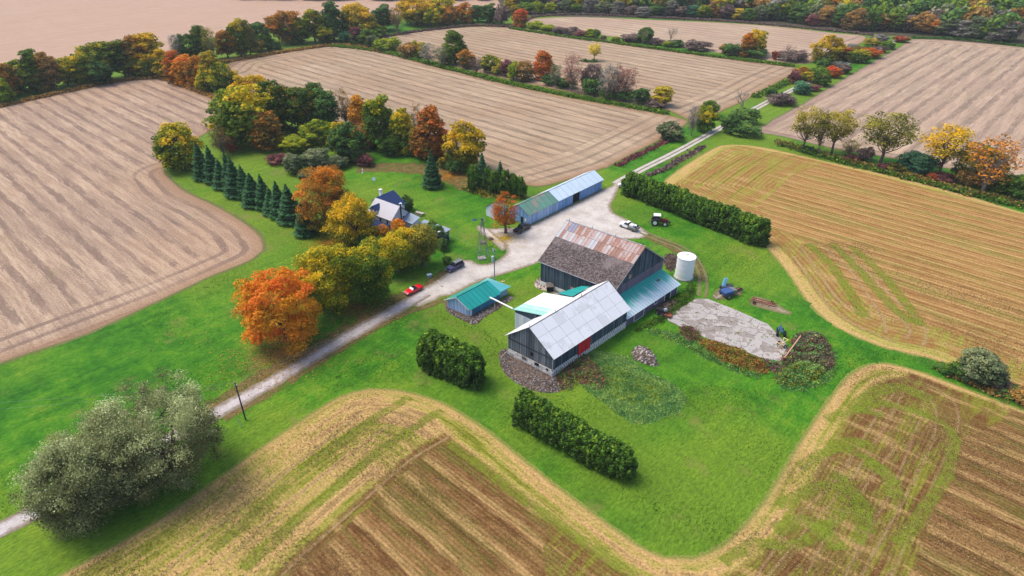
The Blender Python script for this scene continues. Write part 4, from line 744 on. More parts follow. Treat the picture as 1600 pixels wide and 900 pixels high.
# woodland beyond the fields: edge trees one by one, the mass behind as one wood
edge = [(800, 20), (822, 27), (840, 26), (860, 25), (880, 24), (900, 24), (922, 25), (944, 26), (966, 28), (986, 29), (1004, 31), (1024, 31), (1046, 31), (1064, 31), (1082, 31), (1100, 32), (1118, 33), (1136, 33), (1152, 35), (1168, 36), (1186, 37), (1206, 38), (1226, 40), (1246, 42), (1268, 44), (1290, 47), (1312, 50), (1334, 53), (1356, 54), (1376, 54), (1395, 55), (1412, 56), (1436, 58), (1458, 60), (1480, 64), (1500, 66), (1520, 68), (1540, 71), (1560, 73), (1580, 74), (1600, 76), (1624, 78)]
epal = ['gold', 'green', 'lime', 'lime', 'greygreen', 'green', 'grey', 'greygreen', 'grey', 'purple', 'grey', 'dkgreen', 'grey', 'purple', 'teal', 'lime', 'brown', 'purple', 'yellow', 'green', 'greygreen', 'green', 'greengold', 'dkgreen', 'maroon', 'brown', 'dkgreen', 'brown', 'green', 'brown', 'greengold', 'purple', 'brown', 'orange', 'greygreen', 'grey', 'greygreen', 'dkgreen', 'grey', 'greygreen', 'green', 'grey']
rr = random.Random(5)
its = []
for i, ((x, y), pl) in enumerate(zip(edge, epal)):
    hh = 40 if x > 1200 else 27+rr.uniform(-3, 5)
    if pl == 'orange': its.append((x, y-32, y+1, 34, 'round', pl)); continue
    if pl == 'maroon': its.append((x, y-22, y+1, 18, 'round', pl)); continue
    its.append((x, y-hh*rr.uniform(.75, 1.05), y+rr.uniform(-1, 1), (20 if x < 1200 else 27)*rr.uniform(.85, 1.15), 'tall' if rr.random() < .4 else 'round', pl))
for j in range(0, 39): pass
row('along the far woods edge', 'trees at the front edge of the far woods', its[:39])
def woodland():
    rg = rng_(77); line = smooth_line([G(*p) for p in [(560, 2)]+[(x, y-4) for x, y in edge]+[(1750, 88), (2000, 115)]], 8, False)
    line2 = np.array([G(560, 2), G(700, 1), G(780, 3), G(800, 16), G(830, 20)]+[G(x, y-5) for x, y in edge[3:]]+[G(1750, 88), G(2100, 120)])
    cols = ['green', 'dkgreen', 'greygreen', 'brown', 'olive', 'grey', 'copper', 'purple', 'greengold']
    prob = np.array([.22, .2, .14, .12, .1, .08, .05, .04, .05]); low = []
    for v in range(6):
        V, t, C, Rr = crown_arrays(rng_(500+v), 13, 11.5, .0, 30, 15, 2.3, 1.15); low.append((V, t))
    P = []
    while len(P) < 1500:
        x = rg.uniform(-230, 760); y = rg.uniform(330, 1080)
        yy = np.interp(x, line2[:, 0], line2[:, 1]) if x <= line2[-1, 0] else line2[-1, 1]
        if y < yy+5: continue
        if y > yy+75 and rg.uniform() > math.exp(-(y-yy-75)/230): continue
        if x < -20 and y < 560: continue
        if all((x-q[0])**2+(y-q[1])**2 > 30 for q in P[-220:]): P.append((x, y))
    sel = rg.choice(len(cols), len(P), p=prob/prob.sum()); Vs = {k: [] for k in range(len(cols))}; Ts = {k: [] for k in range(len(cols))}
    for (x, y), k in zip(P, sel):
        V, t = low[rg.integers(6)]; a = rg.uniform(0, 6.28); s = rg.uniform(.8, 1.3); ca, sa = cos(a)*s, sin(a)*s
        W = V.copy(); W[..., 0] = V[..., 0]*ca-V[..., 1]*sa+x; W[..., 1] = V[..., 0]*sa+V[..., 1]*ca+y; W[..., 2] = V[..., 2]*s*rg.uniform(.9, 1.15)
        Vs[k].append(W); Ts[k].append(np.clip(t+rg.normal(0, .15), 0, 1))
    allV = np.concatenate([v for k in Vs for v in Vs[k]]); allT = np.concatenate([t for k in Ts for t in Ts[k]])
    mi = np.concatenate([np.full(sum(len(v) for v in Vs[k]), k) for k in Vs]).astype(np.int32)
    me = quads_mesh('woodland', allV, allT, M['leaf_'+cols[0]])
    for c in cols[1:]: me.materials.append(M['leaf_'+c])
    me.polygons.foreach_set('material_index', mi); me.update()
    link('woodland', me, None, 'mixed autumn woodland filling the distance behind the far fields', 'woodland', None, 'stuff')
woodland()
def forest_floor():
    b = MB(); pts = [G(790, 22), G(835, 25), G(1000, 28), G(1200, 38), G(1350, 53), G(1420, 58), G(1600, 73), G(2100, 128)]
    b.poly([(p[0], p[1], .04) for p in pts]+[(1500, 1500, .04), (-100, 1500, .04)]); b.obj('forest_floor', plain('leaf_covered_soil', (.05, .045, .02), .95, .3, .2), kind='structure')
forest_floor()

def tufts(name, pix, n, h, sz, mat, label, cat, seed, dense=None):
    rg = rng_(seed); L = smooth_line([G(*p) for p in pix], 3.0); lo, hi = L.min(0), L.max(0); Q = rg.uniform(lo, hi, (n*4, 2)); Q = Q[inside(Q, L)]
    keep = rg.uniform(size=len(Q)) < np.clip(.25+.9*np.sin(Q[:, 0]*.13+1.7*np.sin(Q[:, 1]*.11))*np.sin(Q[:, 1]*.17+Q[:, 0]*.07), .08, 1); Q = Q[keep][:n]; m = len(Q)
    P = np.column_stack([Q, h*rg.uniform(.3, 1, m)+.03]); V = leafquads(P, unit(m, rg)+np.array([0, 0, .35]), sz*rg.uniform(.5, 1.3, m), rg)
    link(name, quads_mesh(name, V, rg.uniform(.1, .95, m), M[mat]), None, label, cat, None, 'stuff')
tufts('straw_litter', [(60, 925), (250, 815), (400, 708), (530, 622), (600, 610), (690, 632), (850, 746), (1000, 858), (1060, 900), (1050, 960), (60, 960)], 30000, .10, .09, 'leaf_straw', 'loose straw and stalks scattered over the near left stubble field', 'straw', 301)
tufts('straw_litter', [(1060, 880), (1165, 820), (1240, 712), (1320, 595), (1385, 572), (1600, 645), (1700, 690), (1700, 960), (1060, 960)], 24000, .10, .09, 'leaf_straw', 'loose straw and stalks scattered over the near right stubble field', 'straw', 302)
tufts('straw_litter', [(1200, 392), (1260, 470), (1380, 545), (1600, 615), (1600, 480), (1350, 380)], 9000, .10, .10, 'leaf_straw', 'loose straw along the lower edge of the golden field', 'straw', 303)
tufts('grass_tufts', [(0, 700), (255, 480), (420, 400), (520, 400), (620, 480), (400, 600), (0, 810)], 16000, .10, .09, 'leaf_lawn', 'coarser grass tufts on the lawn left of the drive', 'grass', 304)
tufts('grass_tufts', [(400, 690), (560, 560), (690, 480), (790, 540), (880, 620), (1000, 760), (1080, 850), (1000, 840), (850, 720), (700, 620), (560, 600)], 16000, .10, .09, 'leaf_lawn', 'coarser grass tufts on the lawn between drive and stubble', 'grass', 305)
tufts('grass_tufts', [(900, 640), (1010, 590), (1200, 610), (1300, 560), (1330, 540), (1450, 565), (1350, 565), (1280, 630), (1180, 780), (1080, 860)], 14000, .10, .09, 'leaf_lawn', 'coarser grass tufts on the lawn right of the barn', 'grass', 306)
tufts('grass_tufts', [(960, 320), (1050, 340), (1190, 395), (1250, 480), (1400, 560), (1300, 530), (1200, 500), (1100, 460), (1090, 410), (1000, 350)], 9000, .10, .09, 'leaf_lawn', 'coarser grass tufts on the lawn beyond the barns', 'grass', 307)

# ---------------------------------------------------------------- building materials
def mat_boards(name, c_lo, c_mid, c_hi, rough=.85, streak=1.0):
    """weathered boards: every board has its own tint, streaked down its length"""
    b = NB(name); t = b.attr('tint'); p = b.pos()
    s = b.noise(b.scale(p, (3.5, 3.5, .25)), 1.0, 5, .7); g = b.noise(b.scale(p, (.4, .4, .3)), 1.0, 3, .6)
    f = b.m('ADD', b.m('MULTIPLY', t, .32), b.m('ADD', b.m('MULTIPLY', s, .42*streak), b.m('MULTIPLY', g, .3)))
    return b.done(b.ramp(f, [(.28, c_lo), (.52, c_mid), (.76, c_hi)]), rough, b.bump(s, .4, .03), spec=.2)
def mat_sheet(name, c, rough=.4, metal=.0, var=.1, rib=0.0, dirt=None, dsc=.3, dthr=.5, spec=.5, dfac=.8):
    b = NB(name); p = b.pos(); t = b.attr('tint'); n = b.noise(p, .8, 4, .6); c = hexc(c) if isinstance(c, str) else tuple(c)+(1,)
    col = b.mix(b.m('ADD', b.m('MULTIPLY', n, .6), b.m('MULTIPLY', t, .5)), tuple(v*(1-var*1.6) for v in c[:3]), tuple(min(1, v*(1+var)) for v in c[:3]))
    if dirt is not None:
        d = b.noise(p, dsc, 5, .7); col = b.mix(b.m('MULTIPLY', b.ss(b.m('ADD', d, b.m('MULTIPLY', b.m('SUBTRACT', t, .5), .3)), dthr, dthr+.12), dfac), col, dirt)
    return b.done(col, rough, None, metal, spec)
M['boards_grey'] = mat_boards('weathered_grey_boards', (.04, .048, .06), (.125, .138, .16), (.26, .275, .30))
M['boards_slate'] = mat_boards('blue_grey_boards', (.018, .028, .042), (.05, .072, .10), (.12, .155, .19))
M['boards_blue'] = mat_boards('pale_blue_boards', (.11, .22, .42), (.17, .32, .58), (.30, .45, .70), .6)
M['boards_pale'] = mat_boards('whitish_blue_boards', (.20, .31, .50), (.30, .43, .66), (.52, .62, .80), .7)
M['boards_red'] = mat_boards('red_boards', (.35, .012, .018), (.55, .02, .03), (.72, .05, .05), .6)
M['siding_mauve'] = mat_boards('mauve_siding', (.115, .090, .135), (.155, .125, .18), (.195, .165, .22), .55, .3)
M['siding_white'] = mat_boards('white_siding', (.50, .54, .62), (.62, .66, .72), (.74, .77, .8), .6, .4)
M['blue_dark'] = mat_boards('deep_blue_boards', (.04, .14, .27), (.055, .19, .36), (.09, .25, .43), .5)
def mat_stone():
    b = NB('whitewashed_stone'); p = b.pos(); v = b.vor(p, 2.2); n = b.noise(p, 1.3, 5, .7); m = b.noise(p, 4.0, 4, .8)
    c = b.ramp(b.m('ADD', b.m('MULTIPLY', v, .5), b.m('MULTIPLY', n, .6)), [(.26, (.34, .31, .29)), (.42, (.58, .55, .52)), (.60, (.72, .69, .66))])
    c = b.mix(b.m('MULTIPLY', b.ss(m, .64, .72), .6), c, (.12, .10, .09)); return b.done(c, .95, b.bump(b.m('ADD', v, m), .6, .08), spec=.1)
M['stone'] = mat_stone()
M['roof_white'] = mat_sheet('whitened_metal_roof', (.70, .69, .70), .45, 0, .05, dirt=(.50, .48, .47, 1), dsc=.35, dthr=.54, dfac=.5)
M['roof_green'] = mat_sheet('green_metal_roof', (.008, .27, .24), .35, 0, .12)
M['roof_mint'] = mat_sheet('faded_mint_metal_roof', (.25, .50, .42), .4, 0, .1, dirt=(.5, .55, .52, 1), dsc=.3, dthr=.5, dfac=.5)
M['roof_light'] = mat_sheet('pale_blue_metal_roof', (.52, .62, .70), .4, 0, .08, dirt=(.42, .46, .52, 1), dsc=.3, dthr=.55, dfac=.5)
M['roof_patched'] = mat_sheet('green_roof_with_rust_patches', (.10, .24, .18), .7, 0, .2, dirt=(.27, .185, .155, 1), dsc=.22, dthr=.40)
M['roof_rusty'] = mat_sheet('rusted_metal', (.30, .155, .115), .75, 0, .28, dirt=(.36, .29, .28, 1), dsc=.7, dthr=.47, dfac=.8)
M['roof_zinc'] = mat_sheet('dull_zinc', (.33, .335, .37), .6, .1, .18, dirt=(.28, .18, .15, 1), dsc=.8, dthr=.47, dfac=.75)
M['roof_bluemetal'] = mat_sheet('bluish_metal', (.10, .12, .22), .5, 0, .2, dirt=(.35, .18, .13, 1), dsc=.6, dthr=.55)
M['roof_navy'] = mat_sheet('navy_shingles', (.018, .04, .115), .8, 0, .25, spec=.2)
M['roof_grey'] = mat_sheet('pale_grey_shingles', (.47, .46, .50), .8, 0, .12, spec=.2)
M['roof_slate'] = mat_sheet('slate_blue_roofing', (.20, .25, .31), .7, 0, .12)
def mat_shakes():
    b = NB('weathered_cedar_shakes'); p = b.pos(); t = b.attr('tint'); n = b.noise(p, 1.6, 5, .75); g = b.noise(p, .22, 4, .6); f = b.noise(b.scale(p, (5, 5, 5)), 1, 3, .8)
    c = b.ramp(b.m('ADD', b.m('MULTIPLY', t, .4), b.m('MULTIPLY', n, .6)), [(.28, (.055, .042, .042)), (.5, (.12, .095, .092)), (.72, (.21, .175, .168))])
    c = b.mix(b.m('MULTIPLY', b.ss(g, .5, .66), .5), c, (.27, .22, .215)); c = b.mix(b.m('MULTIPLY', b.ss(f, .6, .72), .5), c, (.02, .018, .016)); return b.done(c, .95, b.bump(f, .5, .05), spec=.05)
M['shakes'] = mat_shakes()
def mat_lt():
    b = NB('pale_to_green_metal_roof'); p = b.pos(); t = b.attr('tint'); l = dirv(138); z = b.dot(p, (0, 0, 1)); n = b.noise(p, .5, 4, .6)
    f = b.m('ADD', z, b.m('ADD', b.m('MULTIPLY', b.m('SUBTRACT', t, .5), .5), b.m('MULTIPLY', b.m('SUBTRACT', n, .5), .9)))
    return b.done(b.mix(b.ss(f, 2.6, 3.7), (.40, .50, .56), (.01, .32, .26)), .38, spec=.5)  # pale towards the eave, green towards the top
M['roof_lt'] = mat_lt(); M['roof_teal'] = mat_sheet('light_teal_metal_roof', (.10, .42, .44), .38, 0, .1)
M['white'] = plain('white_paint', (.74, .74, .74), .45, .05); M['silo_white'] = mat_sheet('white_enamel', (.80, .79, .80), .3, 0, .03, dirt=(.62, .60, .58, 1), dsc=.6, dthr=.6, dfac=.5)
M['dark'] = plain('dark_interior', (.010, .009, .010), .9, .1); M['glass'] = plain('dark_glass', (.015, .02, .03), .08, .1, spec=.6)
M['steel'] = plain('dull_steel', (.20, .205, .21), .5, .2, metal=.3); M['darksteel'] = plain('dark_steel', (.045, .045, .05), .5, .2, metal=.2)
M['concrete'] = mat_sheet('cracked_concrete', (.37, .34, .32), .95, 0, .14, dirt=(.17, .14, .12, 1), dsc=.6, dthr=.47, spec=.1, dfac=.7)
M['rubber'] = plain('rubber', (.012, .012, .013), .85, .2); M['wood'] = plain('grey_wood', (.16, .13, .11), .9, .3); M['palewood'] = plain('pale_timber', (.45, .40, .36), .8, .2)
M['earth'] = plain('bare_earth', (.13, .085, .06), .95, .3, 1.5); M['cream'] = plain('cream_soil', (.42, .34, .28), .95, .2, 1.5)
M['car_red'] = plain('red_car_paint', (.62, .004, .012), .25, .05, spec=.6); M['car_navy'] = plain('navy_car_paint', (.022, .022, .085), .25, .1, spec=.6)
M['car_black'] = plain('black_car_paint', (.010, .010, .013), .25, .1, spec=.6); M['blue_paint'] = plain('blue_machine_paint', (.03, .075, .22), .5, .2); M['sky_paint'] = plain('light_blue_paint', (.10, .26, .38), .45, .15)
M['maroon_paint'] = plain('dark_red_paint', (.14, .01, .02), .4, .2); M['rust'] = plain('rust', (.26, .085, .045), .9, .35, 4); M['yellow_paint'] = plain('faded_yellow_paint', (.62, .45, .22), .6, .15)
M['pink_paint'] = plain('sun_faded_red_paint', (.55, .26, .20), .6, .1); M['tail'] = plain('red_lamp_glass', (.5, .01, .01), .2, .05); M['lamp'] = plain('clear_lamp_glass', (.7, .7, .7), .15, .05)
M['shingle_green'] = plain('galvanised', (.42, .50, .50), .5, .1)

class Frame:
    """a building's own axes: a (length) and l (across) from a corner on the ground"""
    def __init__(s, O, aza, azl): s.O = np.array([O[0], O[1]]); s.a = dirv(aza); s.l = dirv(azl)
    def p(s, a, l, z): q = s.a*a+s.l*l; return (q[0], q[1], z)
    def root(s, name, label, cat, group=None): return thing(name, label, cat, (s.O[0], s.O[1], 0), 0, group)
def boards(mb, P, Q, zb, ztop, out, w=.28, th=.04, seed=0, gap=.015):
    """upright boards between plan points P and Q; ztop(f) gives the top; out = outward direction"""
    P = np.array(P[:2]); Q = np.array(Q[:2]); L = np.linalg.norm(Q-P); d = (Q-P)/L; n = max(1, int(L/w)); rr = random.Random(seed); w = L/n
    for i in range(n):
        f0, f1 = (i*w+gap)/L, ((i+1)*w-gap)/L; o = th*rr.uniform(.7, 1.6); t = rr.random(); a = P+d*f0*L; b = P+d*f1*L; e = rr.uniform(0, .06)
        oo = np.array(out)*o; z0 = zb(f0) if callable(zb) else zb
        bot = [(a[0], a[1], z0-e), (b[0], b[1], z0-e), (b[0]+oo[0], b[1]+oo[1], z0-e), (a[0]+oo[0], a[1]+oo[1], z0-e)]
        t0, t1 = ztop(f0), ztop(f1); top = [(a[0], a[1], t0), (b[0], b[1], t1), (b[0]+oo[0], b[1]+oo[1], t1), (a[0]+oo[0], a[1]+oo[1], t0)]
        mb.solid(bot, top, t)
def panels(fr_pts, nu, nv, th, mats, root, name='roof_panel', gap=.03, seed=0, pick=None, lift=.0):
    """a roof slope A(eave start) B(eave end) C(ridge end) D(ridge start) laid in separate sheets, each its own part"""
    A, B, C, D = [np.array(q, float) for q in fr_pts]; rr = random.Random(seed); N = np.cross(B-A, D-A); N /= np.linalg.norm(N)
    L = np.linalg.norm(B-A); Hh = np.linalg.norm(D-A); gu, gv = gap/L, gap/Hh
    def P(u, v, h=0): return (A*(1-u)+B*u)*(1-v)+(D*(1-u)+C*u)*v+N*h
    for i in range(nu):
        for j in range(nv):
            u0, u1, v0, v1 = i/nu+gu/2, (i+1)/nu-gu/2, j/nv-(0 if j == 0 else .0), (j+1)/nv-gv
            h = rr.uniform(0, .025)+j*.012+lift; mb = MB(); t = rr.random()
            mb.solid([P(u0, v0, h), P(u1, v0, h), P(u1, v1, h), P(u0, v1, h)], [P(u0, v0, h+th), P(u1, v0, h+th), P(u1, v1, h+th), P(u0, v1, h+th)], t)
            # rolled seams at the sheet's edge
            mb.solid([P(u0, v0, h+th), P(u0+gu*1.4, v0, h+th), P(u0+gu*1.4, v1, h+th), P(u0, v1, h+th)], [P(u0, v0, h+th+.035), P(u0+gu*1.4, v0, h+th+.035), P(u0+gu*1.4, v1, h+th+.035), P(u0, v1, h+th+.035)], t*.6)
            mb.obj(name, pick(i, j, rr) if pick else mats, root)
def wallset(F, root, La, Wl, eave, ridge, zb, mats, rf=.5, w=.28, seed=0, sides='0123', ztop=None, name='wall'):
    """four boarded walls; l=0 front side, l=Wl back, gables at a=0 and a=La"""
    gz = lambda f: eave+(ridge-eave)*(f/rf if f < rf else (1-f)/(1-rf)) if ridge > eave else eave
    spec = {'0': (F.p(0, 0, 0), F.p(La, 0, 0), -F.l, lambda f: eave), '1': (F.p(La, 0, 0), F.p(La, Wl, 0), F.a, gz), '2': (F.p(0, Wl, 0), F.p(La, Wl, 0), F.l, lambda f: eave), '3': (F.p(0, 0, 0), F.p(0, Wl, 0), -F.a, gz)}
    core = MB(); ins = .06
    core.solid([F.p(ins, ins, 0), F.p(La-ins, ins, 0), F.p(La-ins, Wl-ins, 0), F.p(ins, Wl-ins, 0)], [F.p(ins, ins, eave-.03), F.p(La-ins, ins, eave-.03), F.p(La-ins, Wl-ins, eave-.03), F.p(ins, Wl-ins, eave-.03)])
    core.solid([F.p(ins, ins, eave-.03), F.p(La-ins, ins, eave-.03), F.p(La-ins, Wl-ins, eave-.03), F.p(ins, Wl-ins, eave-.03)][:4], [F.p(ins, Wl*rf-.01, ridge-.1), F.p(La-ins, Wl*rf-.01, ridge-.1), F.p(La-ins, Wl*rf+.01, ridge-.1), F.p(ins, Wl*rf+.01, ridge-.1)])
    core.obj('frame', M['dark'], root)
    for k in sides:
        P, Q, o, zt = spec[k]; mb = MB(); boards(mb, P, Q, zb, zt, o, w, .04, seed+int(k)); mb.obj(name, mats[int(k)] if isinstance(mats, (list, tuple)) else mats, root)
    return gz
def panel_box(F, root, name, a0, a1, z0, z1, side, mat, off=.10, th=.06, La=0, Wl=0, frame=None, label=None, boarded=False):
    """a door or window on a side; a0..a1 along that side"""
    def P(s, z, o):
        if side == 0: return F.p(s, -o, z)
        if side == 2: return F.p(s, Wl+o, z)
        if side == 1: return F.p(La+o, s, z)
        return F.p(-o, s, z)
    mb = MB(); 
    mb.solid([P(a0, z0, off), P(a1, z0, off), P(a1, z1, off), P(a0, z1, off)], [P(a0, z0, off+th), P(a1, z0, off+th), P(a1, z1, off+th), P(a0, z1, off+th)])
    if boarded:
        n = int((a1-a0)/.25)
        for i in range(n):
            s0, s1 = a0+(a1-a0)*i/n+.02, a0+(a1-a0)*(i+1)/n-.02
            mb.solid([P(s0, z0, off+th), P(s1, z0, off+th), P(s1, z1, off+th), P(s0, z1, off+th)], [P(s0, z0, off+th+.03), P(s1, z0, off+th+.03), P(s1, z1, off+th+.03), P(s0, z1, off+th+.03)], random.random())
    o = mb.obj(name, mat, root); 
    if label: o['label'] = label
    if frame:
        fb = MB(); w = .12
        for (s0, s1, q0, q1) in ((a0-w, a0, z0, z1+w), (a1, a1+w, z0, z1+w), (a0, a1, z1, z1+w)) + (((a0, a1, z0-w, z0),) if frame == 'window' else ()):
            fb.solid([P(s0, q0, off), P(s1, q0, off), P(s1, q1, off), P(s0, q1, off)], [P(s0, q0, off+th+.04), P(s1, q0, off+th+.04), P(s1, q1, off+th+.04), P(s0, q1, off+th+.04)])
        fb.obj('frame', M['white'], o)
    return o

# ---------------------------------------------------------------- white-roofed barn
WB = Frame((7.37, 91.26), 45, 140.5); LA, WL, EV, RG = 22.2, 10.4, 4.7, 8.75
wb = WB.root('long_barn', 'long grey board barn with white metal roof, red double doors and stone foot', 'barn')
wallset(WB, wb, LA, WL, EV, RG, 1.75, [M['boards_slate'], M['boards_grey'], M['boards_grey'], M['boards_grey']], seed=10)  # long side painted as darker boards to stand for its shaded face
sb = MB()
for (P, Q, o) in ((WB.p(-.02, 0, 0), WB.p(LA, 0, 0), -WB.l), (WB.p(0, 0, 0), WB.p(0, WL, 0), -WB.a), (WB.p(0, WL, 0), WB.p(LA, WL, 0), WB.l), (WB.p(LA, 0, 0), WB.p(LA, WL, 0), WB.a)):
    P = np.array(P[:2]); Q = np.array(Q[:2]); n = int(np.linalg.norm(Q-P)/.55); rr = random.Random(n)
    for i in range(n):
        for j in range(4):
            f0, f1 = (i+(.5 if j % 2 else 0)*.6)/n, min(1, (i+1+(.5 if j % 2 else 0)*.6)/n-.01); t = rr.uniform(.03, .12)+.02; a = P+(Q-P)*f0; b = P+(Q-P)*f1; z0, z1 = j*.44-.15, (j+1)*.44-.18
            sb.solid([(a[0], a[1], z0), (b[0], b[1], z0), (b[0]+o[0]*t, b[1]+o[1]*t, z0), (a[0]+o[0]*t, a[1]+o[1]*t, z0)], [(a[0], a[1], z1), (b[0], b[1], z1), (b[0]+o[0]*t, b[1]+o[1]*t, z1), (a[0]+o[0]*t, a[1]+o[1]*t, z1)], rr.random())
sb.obj('stone_foundation', M['stone'], wb, kind='stuff')
OV = .45; s_ = (RG-EV)/(WL/2)
def gable_roof(F, root, a0, a1, Wl, ev, rg, mats, nu, nv, rf=.5, ov=.45, th=.06, seed=0, pick=(None, None), lift=.12, gap=.035, name='roof_panel'):
    h = Wl*rf; s1 = (rg-ev)/h; s2 = (rg-ev)/(Wl-h)
    m1, m2 = mats if isinstance(mats, (list, tuple)) else (mats, mats)
    panels([F.p(a0-ov, -ov, ev-s1*ov), F.p(a1+ov, -ov, ev-s1*ov), F.p(a1+ov, h, rg), F.p(a0-ov, h, rg)], nu, nv, th, m1, root, name, gap, seed, pick[0], lift)
    panels([F.p(a1+ov, Wl+ov, ev-s2*ov), F.p(a0-ov, Wl+ov, ev-s2*ov), F.p(a0-ov, h, rg), F.p(a1+ov, h, rg)], nu, nv, th, m2, root, name, gap, seed+1, pick[1], lift)
gable_roof(WB, wb, 0, LA, WL, EV, RG, M['roof_white'], 8, 3, seed=3, gap=.03)
mb = MB(); mb.tube([WB.p(-.5, WL/2, RG+.2), WB.p(LA+.5, WL/2, RG+.2)], .08, 6); mb.obj('ridge_cap', M['roof_zinc'], wb)
for a in (-.4, 6.6, 14.2):
    mb = MB(); mb.cyl(WB.p(a, WL/2, RG+.15), WB.p(a, WL/2, RG+1.0), .03, 5); mb.cyl(WB.p(a, WL/2, RG+.5), WB.p(a, WL/2, RG+.62), .09, 6); mb.obj('lightning_rod', M['darksteel'], wb)
for a0, a1 in ((6.9, 8.7), (8.75, 10.5)): panel_box(WB, wb, 'door', a0, a1, 1.2, 4.25, 0, M['boards_red'], boarded=True)
panel_box(WB, wb, 'foundation_window', 3.0, 4.0, .95, 1.6, 3, M['dark'], off=.14)
panel_box(WB, wb, 'foundation_window', 4.6+1.4, 7.0, .9, 1.55, 3, M['wood'], off=.14)
panel_box(WB, wb, 'foundation_window', .9, 1.3, 1.0, 1.5, 3, M['dark'], off=.14)
panel_box(WB, wb, 'hay_hatch', 4.5, 5.1, 2.6, 3.4, 3, M['dark'], off=.08)
mb = MB(); mb.solid([WB.p(-.10, .0, 4.05), WB.p(-.10, WL, 4.05), WB.p(-.16, WL, 4.05), WB.p(-.16, 0, 4.05)], [WB.p(-.10, .0, 4.2), WB.p(-.10, WL, 4.2), WB.p(-.16, WL, 4.2), WB.p(-.16, 0, 4.2)]); mb.obj('drip_board', M['darksteel'], wb)
for q, nm in (((-.14, -.12), 'downpipe'), ((-.12, WL+.12), 'downpipe')):
    mb = MB(); mb.cyl(WB.p(q[0], q[1], .1), WB.p(q[0], q[1], 4.6), .06, 6); mb.obj(nm, M['shingle_green'], wb)
# wing on its left side with white and mint roof
w2 = WB.root('barn_wing', 'low white-walled wing on the left of the long barn, its white roof edged mint green', 'barn wing')
A0, A1, T0, ZL = 7.4, 16.4, 16.1, 4.5; zr = lambda l: ZL+(T0-l)*.235
mb = MB(); ZH = zr(9.0)
mb.solid([WB.p(A0+.3, WL+.1, 0), WB.p(A1-.3, WL+.1, 0), WB.p(A1-.3, T0-.3, 0), WB.p(A0+.3, T0-.3, 0)], [WB.p(A0+.3, WL+.1, zr(WL)-.25), WB.p(A1-.3, WL+.1, zr(WL)-.25), WB.p(A1-.3, T0-.3, zr(T0-.3)-.2), WB.p(A0+.3, T0-.3, zr(T0-.3)-.2)]); mb.obj('frame', M['boards_slate'], w2)  # slate wedge left above the white wall paints in the overhang's shade
mb = MB(); boards(mb, WB.p(A0+.3, WL+.1, 0), WB.p(A0+.3, T0-.3, 0), 0, lambda f: 3.9, -WB.a, .5, .04, 5); boards(mb, WB.p(A0+.3, T0-.3, 0), WB.p(A1-.3, T0-.3, 0), 0, lambda f: 4.2, WB.l, .5, .04, 6); mb.obj('wall', M['siding_white'], w2)
def wingpanel(a0, a1, l1, mat, n, seed): panels([WB.p(a1, T0, zr(T0)), WB.p(a0, T0, zr(T0)), WB.p(a0, l1, zr(l1)), WB.p(a1, l1, zr(l1))], n, 1, .06, mat, w2, 'roof_panel', .05, seed, None, 0)
wingpanel(A0, 10.4, 8.6, M['roof_mint'], 2, 1); wingpanel(10.4, A1, 8.6, M['roof_white'], 4, 2)
# green-roofed link between wing and the big barn
w3 = WB.root('barn_link', 'small green-roofed link squeezed between the wing and the shake-roofed barn', 'barn link')
mb = MB(); mb.solid([WB.p(A1+.1, WL+.2, 0), WB.p(20.9, WL+.2, 0), WB.p(20.9, 11.0, 0), WB.p(A1+.1, 12.2, 0)], [WB.p(A1+.1, WL+.2, 5.9), WB.p(20.9, WL+.2, 5.9), WB.p(20.9, 11.0, 5.6), WB.p(A1+.1, 12.2, 5.6)]); mb.obj('wall', M['boards_grey'], w3)
panels([WB.p(21.9, 10.9, 5.75), WB.p(A1+.05, 12.5, 5.75), WB.p(A1+.05, 8.9, 6.4), WB.p(21.9, 8.9, 6.4)], 3, 1, .06, M['roof_green'], w3, 'roof_panel', .04, 3)

# ---------------------------------------------------------------- big shake-roofed bank barn
BBF = Frame((6.4, 123.5), -39.2, 45); LB, WBB, EVB, RGB = 18.9, 17.6, 6.5, 12.9
bb = BBF.root('bank_barn', 'huge old grey bank barn with shake roof and rusty metal band along its ridge', 'barn')
wallset(BBF, bb, LB, WBB, EVB, RGB, lambda f: 1.3, [M['boards_slate'], M['boards_slate'], M['boards_slate'], M['boards_grey']], seed=30, w=.3, sides='023')
mb = MB(); gz = lambda f: EVB+(RGB-EVB)*(1-abs(2*f-1)); boards(mb, BBF.p(LB, 0, 0), BBF.p(LB, WBB, 0), 6.35, gz, BBF.a, .3, .04, 44); mb.obj('gable_wall', M['boards_slate'], bb)
mb = MB(); boards(mb, BBF.p(LB, 0, 0), BBF.p(LB, WBB, 0), 0, lambda f: 6.3, BBF.a, .6, .03, 45, .004); mb.obj('lower_wall', M['siding_mauve'], bb)
mb = MB(); boards(mb, BBF.p(0, -.03, 0), BBF.p(LB, -.03, 0), -.1, lambda f: 1.3, -BBF.l, .7, .08, 46, .01); boards(mb, BBF.p(-.03, 0, 0), BBF.p(-.03, WBB, 0), -.1, lambda f: 1.3, -BBF.a, .7, .08, 47, .01); mb.obj('stone_foundation', M['stone'], bb)
h = WBB/2; sl = (RGB-EVB)/h; ov = .5; SP = .60
zof = lambda l: EVB+sl*l
